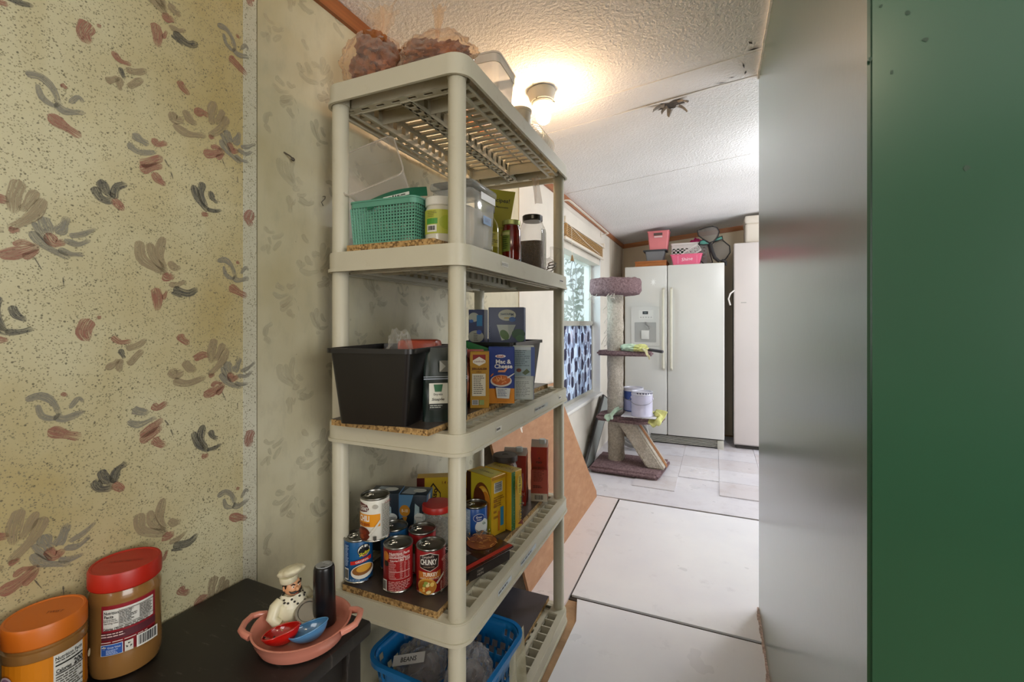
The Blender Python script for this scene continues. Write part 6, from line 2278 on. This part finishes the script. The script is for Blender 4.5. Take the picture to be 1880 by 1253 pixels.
cloth('folded_cloth', 'magenta cloth heaped in the white laundry basket', 'cloth', (-.175, 4.92, zf + .10), (.085, .075, .105), mat('cloth_magenta', '#a81c5a', .8, var=.2, vscale=14), 3, .28)
cloth('folded_cloth', 'dark green cloth beside the magenta cloth in the laundry basket', 'cloth', (-.340, 4.92, zf + .09), (.05, .065, .085), mat('cloth_green', '#2f6a48', .8, var=.2, vscale=14), 6, .2)
# mesh fan-shaped bags
bagm = thing('mesh_bag', 'grey and teal mesh pop-up bag with black edging on the refrigerator', 'bag', (.0, 4.74, zf))
M_MESH = film('grey_mesh', '#77716c', .62, .8)
M_MESHT = film('teal_mesh', '#5fa89a', .75, .8)
M_EDGE = mat('black_edging', '#221f1f', .7)


def panel_loop(name, pts, m, y):
    mb = MB()
    n = len(pts)
    c = (sum(p[0] for p in pts) / n, sum(p[1] for p in pts) / n)
    vs = [(c[0], y - .03, c[1])] + [(a, y + .02 * math.sin(i * 1.3), b) for i, (a, b) in enumerate(pts)]
    mb.add(vs, [(0, i + 1, (i + 1) % n + 1) for i in range(n)], m)
    ob = mb.build(name, bagm, smooth=80)
    mb = MB()
    mb.tube(vs[1:], .006, M_EDGE, 6, closed=True)
    mb.build('edging', ob, smooth=80)


panel_loop('mesh_panel', [(-.165, .335), (-.155, .29), (-.11, .245), (-.06, .205), (-.02, .215), (.02, .27), (.03, .315), (.01, .35), (-.03, .362), (-.09, .355), (-.14, .345)], M_MESH, .0)
panel_loop('mesh_panel', [(-.155, .205), (-.14, .235), (-.10, .235), (-.07, .205), (-.05, .10), (-.03, .02), (-.10, .005), (-.14, .05), (-.165, .12)], M_MESH, .03)
panel_loop('mesh_panel', [(-.14, .23), (-.10, .245), (-.07, .22), (-.05, .195), (-.11, .19), (-.145, .20)], M_MESHT, .0)
panel_loop('mesh_panel', [(-.035, .20), (.0, .245), (.045, .265), (.065, .225), (.12, .17), (.125, .11), (.085, .05), (.04, .035), (.0, .06), (-.03, .12)], M_MESH, .05)
panel_loop('mesh_panel', [(-.02, .215), (.01, .255), (.055, .268), (.06, .235), (.02, .225)], M_MESHT, .02)
mb = MB()
mb.tube([(-.05, -.01, .20), (-.035, -.015, .13), (-.01, -.012, .06), (.03, -.01, .02)], [.016, .017, .017, .014], M_EDGE, 8)
mb.tube([(.05, -.01, .03), (.085, -.015, .012), (.088, -.02, -.02)], [.016, .014, .008], M_EDGE, 8)
mb.build('strap', bagm, smooth=70)
o = thing('folded_paper', 'yellow paper edge on the right corner of the refrigerator', 'paper', (.015, 4.72, zf))
mb = MB()
mb.add([(-.05, -.02, .001), (.05, -.02, .003), (.05, .06, .020), (-.04, .06, .003), (-.05, -.02, .003), (.05, -.02, .006), (.05, .06, .023), (-.04, .06, .006)], [(3, 2, 1, 0), (4, 5, 6, 7), (0, 1, 5, 4), (1, 2, 6, 5), (2, 3, 7, 6), (3, 0, 4, 7)], mat('paper_yellow', '#cdb55e', .7))
mb.build('paper_sheet', o)

# ---- cat tree
def carpet(name, a, b2):
    m = bpy.data.materials.new(name)
    nt, N, L, b = nodes_of(m)
    vec = coord(nt)
    L.new(ramp(nt, tex_noise(nt, vec, 70, 4, .7), [(0.32, lin(a)), (0.68, lin(b2))]), b.inputs['Base Color'])
    b.inputs['Roughness'].default_value = 0.95
    b.inputs['Specular IOR Level'].default_value = 0.1
    bump(nt, b, tex_noise(nt, vec, 160, 4, .7), 1.0, 0.012)
    return m


M_CARP = carpet('beige_carpet', '#b3a898', '#e2d9cc')
M_CARP2 = carpet('mauve_carpet', '#6c5458', '#a88e90')
ct = thing('cat_tree', 'carpeted cat tree with mauve perches and beige posts in front of the window', 'cat tree', (-.77, 3.80, 0))


def fuzzy(mb, amp=.006, f=40):
    mb.v = [tuple(V(p) + V((mnoise.noise(V(p) * f), mnoise.noise(V(p) * f + V((9, 0, 0))), mnoise.noise(V(p) * f + V((0, 9, 0))))) * amp) for p in mb.v]
    return mb


def slab(name, pts, z0, z1, m, r=.018):
    """thick carpeted board with rolled edges"""
    b = bmesh.new()
    lo = [b.verts.new((x, y, z0)) for x, y in pts]
    hi = [b.verts.new((x, y, z1)) for x, y in pts]
    n = len(pts)
    b.faces.new(lo[::-1])
    b.faces.new(hi)
    for i in range(n):
        b.faces.new((lo[i], lo[(i + 1) % n], hi[(i + 1) % n], hi[i]))
    bmesh.ops.bevel(b, geom=b.edges[:], offset=r, segments=3, affect='EDGES')
    mb = MB()
    mb.bm(b, m)
    return mb.build(name, ct, smooth=60)


slab('base', [(-.155, -.285), (.375, -.295), (.385, -.27), (.425, .15), (.41, .175), (-.145, .18), (-.16, .16)], .007, .052, M_CARP2)
slab('lower_platform', [(-.14, -.12), (.22, -.17), (.33, -.10), (.40, .03), (.36, .15), (-.10, .16), (-.15, .05)], .385, .432, M_CARP2)
slab('middle_perch', [(-.14, -.08), (-.02, -.11), (.12, -.115), (.29, -.09), (.31, .02), (.25, .12), (-.10, .13), (-.15, .02)], .922, .962, M_CARP2, .014)
for z0, z1, dx in ((.050, .387, .008), (.430, .924, 0), (.960, 1.425, 0)):
    mb = MB()
    n = max(4, int((z1 - z0) / .03))
    mb.lathe([(.066, z0 + (z1 - z0) * k / n) for k in range(n + 1)], M_CARP, 36, (dx, 0, 0))
    fuzzy(mb, .008, 30).build('post', ct, smooth=80)
mb = MB()
rp = [(.05, .05), (.17, .05)]
T0, T1 = V((.10, .0, .39)), V((.345, -.06, .052))
dv = (T1 - T0).normalized()
sx = dv.cross(V((0, 1, 0))).normalized()
vs = []
for P0 in (T0, T1):
    for a, b2 in ((-1, -1), (1, -1), (1, 1), (-1, 1)):
        q = P0 + V((1, 0, 0)) * a * .07 + V((0, 1, 0)) * b2 * .10
        vs.append(q)
b = bmesh.new()
bv = [b.verts.new(v) for v in vs]
for f in ((3, 2, 1, 0), (4, 5, 6, 7), (0, 1, 5, 4), (1, 2, 6, 5), (2, 3, 7, 6), (3, 0, 4, 7)):
    b.faces.new([bv[i] for i in f])
bmesh.ops.bevel(b, geom=b.edges[:], offset=.012, segments=2, affect='EDGES')
mb.bm(b, M_CARP)
mb.build('ramp', ct, smooth=60)
mb = MB()
mb.add([T0 + V((.073, -.02, .0)), T1 + V((.073, -.02, 0)), T1 + V((.073, .05, 0)), T0 + V((.073, .05, 0))], [(0, 1, 2, 3)], mat('ramp_wood', '#8a5a30', .7, var=.2))
mb.build('ramp_edge', ct)
mb = MB()
prof = [(0, 1.425), (.16, 1.425), (.198, 1.432), (.212, 1.46), (.212, 1.53), (.204, 1.555), (.190, 1.562), (.172, 1.55), (.165, 1.50), (.15, 1.475), (0, 1.47)]
mb.lathe([(max(r, 1e-6), z) for r, z in prof], M_CARP2, 60, (.0, 0, 0), caps=False)
fuzzy(mb, .008, 26).build('round_bed', ct, smooth=80)
mb = MB()
q = random.Random(4)
for k in range(14):                       # frayed threads
    a = q.uniform(PI, 1.6 * PI)
    r0 = V((.19 * math.cos(a), .19 * math.sin(a), 1.43)) if k < 7 else V((-.066, -.02, q.uniform(.95, 1.38)))
    mb.tube([r0, r0 + V((q.uniform(-.03, .01), q.uniform(-.02, .02), -.03)), r0 + V((q.uniform(-.05, .02), q.uniform(-.03, .02), -.07 * q.random() - .02))], .0022, mat('thread', '#d8cfc4', .9), 5)
mb.build('frayed_threads', ct)

# tray, paint cans, cloths
PZ = .432
o = thing('baking_tray', 'thin white tray holding the paint cans on the cat tree', 'tray', (-.556, 3.755, PZ + .004))
mb = MB()
mb.rbox(-.130, .135, -.15, .15, .012, .020, .003, mat('tray_white', '#d3d2d6', .35))
for k in range(4):
    mb.box(-.11 + .07 * k - .006, -.11 + .07 * k + .006, -.10, .10, 0, .012, mat('tray_white', '#d3d2d6'))
mb.build('tray_plate', o)


def paint_can(label, x, y, m, m2, smear):
    o = thing('paint_can', label, 'paint can', (x, y, PZ + .0245), 0, 'paint cans on the cat tree')
    mb = MB()
    r, h = .082, .195
    mb.lathe([(r - .004, 0), (r + .001, .002), (r + .001, .006), (r - .001, .009), (r - .001, h - .028)], m, 40)
    mb.build('can_body', o)
    mb = MB()
    mb.lathe([(r - .001, h - .028), (r + .002, h - .024), (r - .001, h - .018), (r - .001, h - .006), (r + .003, h - .002), (r, h), (r - .010, h - .001), (r - .012, h - .008), (0, h - .009)], m2, 40, caps=False)
    mb.build('rim', o)
    mb = MB()
    for s_ in (-1, 1):
        mb.lathe([(.009, 0), (.009, .006), (0, .008)], m2, 12, M=Matrix.Translation((s_ * (r - .001), 0, h - .055)) @ Matrix.Rotation(R(90 * s_), 4, 'Y'))
    mb.tube([V(((r + .006) * math.cos(t), -(.03 + .06 * math.sin(t)), h - .055 - .045 * math.sin(t))) for t in [PI * k / 12 for k in range(13)]], .002, mat('bail_wire', '#8a8a8e', .3, .8), 6)
    mb.build('bail_handle', o)
    p = Print(o, cyl_map(r + .0002, -62), curved=True)
    return o, p


o, p = paint_can('pale lavender paint can with drips round its rim', -.535, 3.68, mat('can_lavender', '#c2c0d6', .45, var=.1, vscale=8), mat('can_rim_pale', '#c9c9d6', .35, .2), True)
for k in range(7):
    p.poly([(-.07 + .022 * k, .190), (-.056 + .022 * k, .190), (-.060 + .022 * k, .176), (-.066 + .022 * k, .180)], '#4a4a62')
p.rect(-.005, .02, -.003, .15, '#b5b3cc').rect(.03, .02, .031, .15, '#b0aec8')
o, p = paint_can('blue and white paint can behind the lavender one', -.632, 3.872, mat('can_royal', '#38529c', .4, var=.1), mat('can_rim_pale', '#c9c9d6'), False)
p.rect(-.12, .01, .12, .10, '#aab2dc').lines(-.05, .03, .0, .09, 6, '#5a68a8', 5)


def draped(name, label, cat, loc, pts, w, m, rz=0):
    o = thing(name, label, cat, loc, rz)
    mb = MB()
    P = [V(p) for p in pts]
    n = len(P)
    def fn(u, v):
        t = v * (n - 1)
        i = min(int(t), n - 2)
        p = P[i].lerp(P[i + 1], t - i)
        d = (P[i + 1] - P[i]).normalized()
        s_ = d.cross(V((0, 0, 1)))
        s_ = s_.normalized() if s_.length > .1 else V((1, 0, 0))
        return p + s_ * (u - .5) * w * (1 + .3 * math.sin(v * 9)) + V((0, 0, .012 * math.sin(u * 8 + v * 7)))
    mb.grid(fn, 10, 16, m)
    ob = mb.build('fabric', o, smooth=80)
    so = ob.modifiers.new('t', 'SOLIDIFY')
    so.thickness = .004
    return o


M_YC = mat('cloth_yellow', '#cfcf86', .8, var=.25, vscale=20)
M_GC = mat('cloth_mint', '#b9cfb8', .8, var=.25, vscale=20)
draped('rag', 'yellow rag hanging over the right edge of the lower cat perch', 'rag', (-.42, 3.73, PZ), [(-.03, .02, .055), (.02, -.02, .050), (.03, -.06, .03), (.0, -.11, .012), (-.02, -.14, -.03)], .09, M_YC)
draped('rag', 'pale green rag at the left edge of the lower cat perch', 'rag', (-.76, 3.68, PZ), [(.05, .04, .06), (.01, .0, .045), (-.02, -.04, .02), (-.03, -.075, -.02)], .06, M_GC)
for k, (x, y, rx, m, lab) in enumerate(((-.64, 3.74, .07, M_GC, 'mint green cloth bunched on the middle cat perch beside the post'), (-.555, 3.73, .06, M_YC, 'pale yellow cloth bunched near the tip of the middle cat perch'))):
    cloth('bunched_cloth', lab, 'cloth', (x, y, .963), (rx, .05, .032), m, 14 + k, .35)
o = thing('hair_brush', 'dark brush lying across the tip of the middle cat perch', 'brush', (-.47, 3.72, .966), (0, R(6), R(-20)))
mb = MB()
mb.rbox(-.02, .10, -.018, .018, 0, .022, .008, mat('brush_dark', '#2c2a30', .6), 2)
mb.build('brush_head', o)
mb = MB()
mb.tube([(-.02, 0, .011), (-.07, 0, .012)], [.008, .006], MATS['brush_dark'], 8)
mb.build('handle', o)
draped('ribbon', 'cream ribbon dangling from the tip of the middle cat perch', 'ribbon', (-.505, 3.69, .97), [(-.03, .02, .015), (.0, -.015, .008), (.02, -.03, -.03), (.03, -.025, -.055)], .025, mat('ribbon_cream', '#d3cba0', .7))

# coiled hose behind the cat tree
o = thing('coiled_hose', 'coiled grey hose on the floor behind the cat tree posts', 'hose', (-.70, 4.32, .007))
mb = MB()
path = [V((.135 * math.cos(t) * (1 - .004 * t), .05 * math.sin(t * .3) + .03 * math.sin(t), .155 + .125 * math.sin(t) * (1 - .006 * t))) for t in [2 * PI * k / 24 for k in range(24 * 6)]]
mb.tube(path, .014, mat('hose_grey', '#8a8784', .4, .2), 8)
mb.build('hose_body', o)

# ---- boards leaning at the left wall
o = thing('plywood_sheet', 'warm brown plywood offcut leaning on the wall behind the shelf unit', 'board', (-.745, 0, 0))
mb = MB()
ply = bpy.data.materials.new('plywood')
nt, N, L, b_ = nodes_of(ply)
vec = coord(nt, 'Object', (3, 2, 6))
c = ramp(nt, tex_noise(nt, vec, 5, 5, .65), [(0.3, lin('#9c6d49')), (0.55, lin('#a87a55')), (0.75, lin('#b58a64'))])
c = mixc(nt, ramp(nt, tex_noise(nt, coord(nt, 'Object', (6, 14, 30)), 2.5, 2), [(0.72, (0, 0, 0)), (0.80, (0.6, 0.6, 0.6))]), c, lin('#6a3f22'))
L.new(c, b_.inputs['Base Color'])
b_.inputs['Roughness'].default_value = .6
lean = math.atan2(.235, .80)
M1 = Matrix.Rotation(-lean, 4, 'Y')
poly = [(1.83, .0), (3.05, .0), (3.075, .03), (3.05, .10), (2.86, .83), (1.83, .83)]
nn = len(poly)
vs = [M1 @ V((0, y, s_)) for y, s_ in poly] + [M1 @ V((-.012, y, s_)) for y, s_ in poly]
mb.add(vs, [tuple(range(nn)), tuple(range(nn, 2 * nn))[::-1]] + [(i, nn + i, nn + (i + 1) % nn, (i + 1) % nn) for i in range(nn)], ply)
mb.build('sheet', o, smooth=20)
pr = Print(o, lambda u, v, h: M1 @ V((h + .0004, u, v)), 'paint_spot')
pr.ell(2.17, .66, .010, .020, '#e0d6c8', 10).ell(2.185, .675, .006, .014, '#e0d6c8', 8)
o = thing('folding_panel', 'grey panel with black edging leaning diagonally by the window', 'panel', (-.982, 0, .007))
mb = MB()
poly = [(3.50, .012), (4.20, .505), (4.33, .46), (4.36, .36), (3.80, .0), (3.52, .0)]
nn = len(poly)
vs = [V((.030, y, z)) for y, z in poly] + [V((.008, y, z)) for y, z in poly]
mb.add(vs, [tuple(range(nn)), tuple(range(nn, 2 * nn))[::-1]] + [(i, nn + i, nn + (i + 1) % nn, (i + 1) % nn) for i in range(nn)], mat('panel_grey', '#8f9490', .5, var=.1))
mb.build('panel_sheet', o, smooth=20)
mb = MB()
mb.tube([(.019, y, z) for y, z in poly], .013, mat('panel_edging', '#2a2626', .5), 8, closed=True)
mb.build('edging', o)

# ---- bamboo blind and curtain rod over the window
bl = thing('bamboo_blind', 'rolled-up bamboo blind at the top of the window', 'blind', (-.985, 3.64, 1.80))
mb = MB()
mb.box(.0, .018, -.60, .60, .105, .122, mat('blind_rail', '#dcd3c4', .4))
mb.build('head_rail', bl)
M_BAM = mat('bamboo', '#b08a56', .5, var=.35, vscale=30, stretch=(8, .6, 8))
for k in range(7):
    mb = MB()
    mb.box(.004, .012, -.585, .585, .012 + k * .0135, .020 + k * .0135, M_BAM)
    mb.build('slat', bl)
mb = MB()
mb.rbox(.0, .022, -.60, .60, -.012, .008, .003, MATS['blind_rail'])
mb.build('bottom_rail', bl)
mb = MB()
mb.tube([(.018 + .004 * math.sin(k * 2.2), -.585 + .0 * k, .02 + k * .01) for k in range(9)], .012, M_BAM, 8)
mb.tube([(.022, -.50 + .92 * k / 10, .10 - .082 * (k / 10) - .012 * math.sin(PI * k / 10)) for k in range(11)], .0022, mat('blind_cord', '#e6ddcf', .8), 6)
mb.tube([(.025, -.47, .10), (.027, -.47, -.05), (.028, -.465, -.12)], .002, MATS['blind_cord'], 6)
mb.lathe([(.004, .02), (.014, -.02), (.012, -.024)], mat('cord_tassel', '#8a6a40', .5), 12, (.028, -.465, -.13))
mb.tube([V((.028, -.43 + .07 * math.cos(t), -.26 + .11 * math.sin(t))) for t in [2 * PI * k / 20 for k in range(20)]], .0022, mat('cord_grey', '#7a8488', .6), 6, closed=True)
mb.build('pull_cord', bl)
mb = MB()
for y in (-.60, .60):
    mb.rbox(-.014, .028, y - .02, y + .02, .10, .145, .003, MATS['blind_rail'])
mb.build('bracket', bl)
rod = thing('curtain_rod', 'white flat curtain rod above the window below the ceiling trim', 'curtain rod', (-1.0, 3.65, 2.04))
M_ROD = mat('rod_white', '#e6ddd0', .35)
mb = MB()
mb.tube([(.0, -.66, .0), (.055, -.66, .004), (.072, -.645, .004), (.074, -.60, .004), (.074, .58, .0), (.070, .60, .0), (.055, .612, 0), (.0, .614, -.006)], .011, M_ROD, 8, flat=.45)
mb.build('rod_bar', rod)
mb = MB()
for y in (-.655, .60):
    mb.rbox(.0, .012, y - .012, y + .012, -.03, .02, .002, M_ROD)
mb.build('wall_bracket', rod)

# ---- ceiling bulb
lx, ly = -.655, 1.735
lz = ceil_z(lx) - .002
lamp = thing('ceiling_lamp', 'bare lit bulb in a round white ceiling lampholder', 'lamp', (lx, ly, lz), (0, -math.atan(CSL), 0))
mb = MB()
mb.lathe([(.055, .0), (.057, -.004), (.052, -.030), (.046, -.046), (.036, -.050), (.034, -.046), (0, -.044)], mat('lampholder_white', '#dcd8ca', .4), 40, caps=False)
mb.build('lampholder', lamp)
mb = MB()
mb.lathe([(.040, -.046), (.043, -.052), (.040, -.058), (.026, -.052), (.018, -.048), (.018, -.062), (.015, -.066), (0, -.066)], mat('socket_ring', '#e6e4dc', .35), 36, caps=False)
for k in range(3):
    a = 2 * PI * k / 3 + .4
    mb.tube([(.046 * math.cos(a), .046 * math.sin(a), -.044), (.052 * math.cos(a), .052 * math.sin(a), -.05)], .003, M_TIN, 6)
mb.build('socket', lamp)
mb = MB()
m = bpy.data.materials.new('bulb_glow')
nt, N, L, b_ = nodes_of(m)
b_.inputs['Base Color'].default_value = (1, 1, 1, 1)
b_.inputs['Emission Color'].default_value = (1.0, 0.66, 0.38, 1)
b_.inputs['Emission Strength'].default_value = BULB
mb.lathe([(1e-6, -.138), (.012, -.136), (.023, -.128), (.030, -.114), (.031, -.102), (.027, -.088), (.019, -.074), (.014, -.066), (.013, -.060)], m, 32, caps=False)
mb.build('bulb', lamp, smooth=80)
# rear-room ceiling lamp (behind the viewer)
rl = thing('ceiling_globe_lamp', 'round frosted ceiling lamp in the room behind the viewer', 'lamp', (0.35, -0.95, ceil_z(.35) - .002), (0, -math.atan(CSL), 0))
mb = MB()
mb.lathe([(.09, 0), (.09, -.02), (.085, -.025)], MATS['lampholder_white'], 32)
mb.build('lamp_base', rl)
m = bpy.data.materials.new('globe_glow')
nt, N, L, b_ = nodes_of(m)
b_.inputs['Emission Color'].default_value = (1.0, 0.84, 0.58, 1)
b_.inputs['Emission Strength'].default_value = GLOBE
mb = MB()
mb.lathe([(.085, -.024), (.125, -.05), (.13, -.08), (.10, -.115), (.05, -.13), (1e-6, -.134)], m, 32, caps=False)
mb.build('globe', rl, smooth=80)

fill_lamp = thing('ceiling_globe_lamp', 'added unseen fill globe brightening the aisle, round the corner of the green wall', 'lamp', (0.62, 3.0, ceil_z(.62) - .002), (0, -math.atan(CSL), 0))  # globe added out of view to brighten aisle-facing edges and floor
mb = MB()
mb.lathe([(.09, 0), (.09, -.02), (.085, -.025)], MATS['lampholder_white'], 32)
mb.build('lamp_base', fill_lamp)
m = bpy.data.materials.new('fill_globe_glow')
nt, N, L, b_ = nodes_of(m)
b_.inputs['Emission Color'].default_value = (0.95, 0.97, 1.0, 1)
b_.inputs['Emission Strength'].default_value = FILL_GLOBE
mb = MB()
mb.lathe([(.085, -.024), (.115, -.05), (.12, -.08), (.09, -.115), (.05, -.13), (1e-6, -.134)], m, 32, caps=False)
mb.build('globe', fill_lamp, smooth=80)

finish_prints()
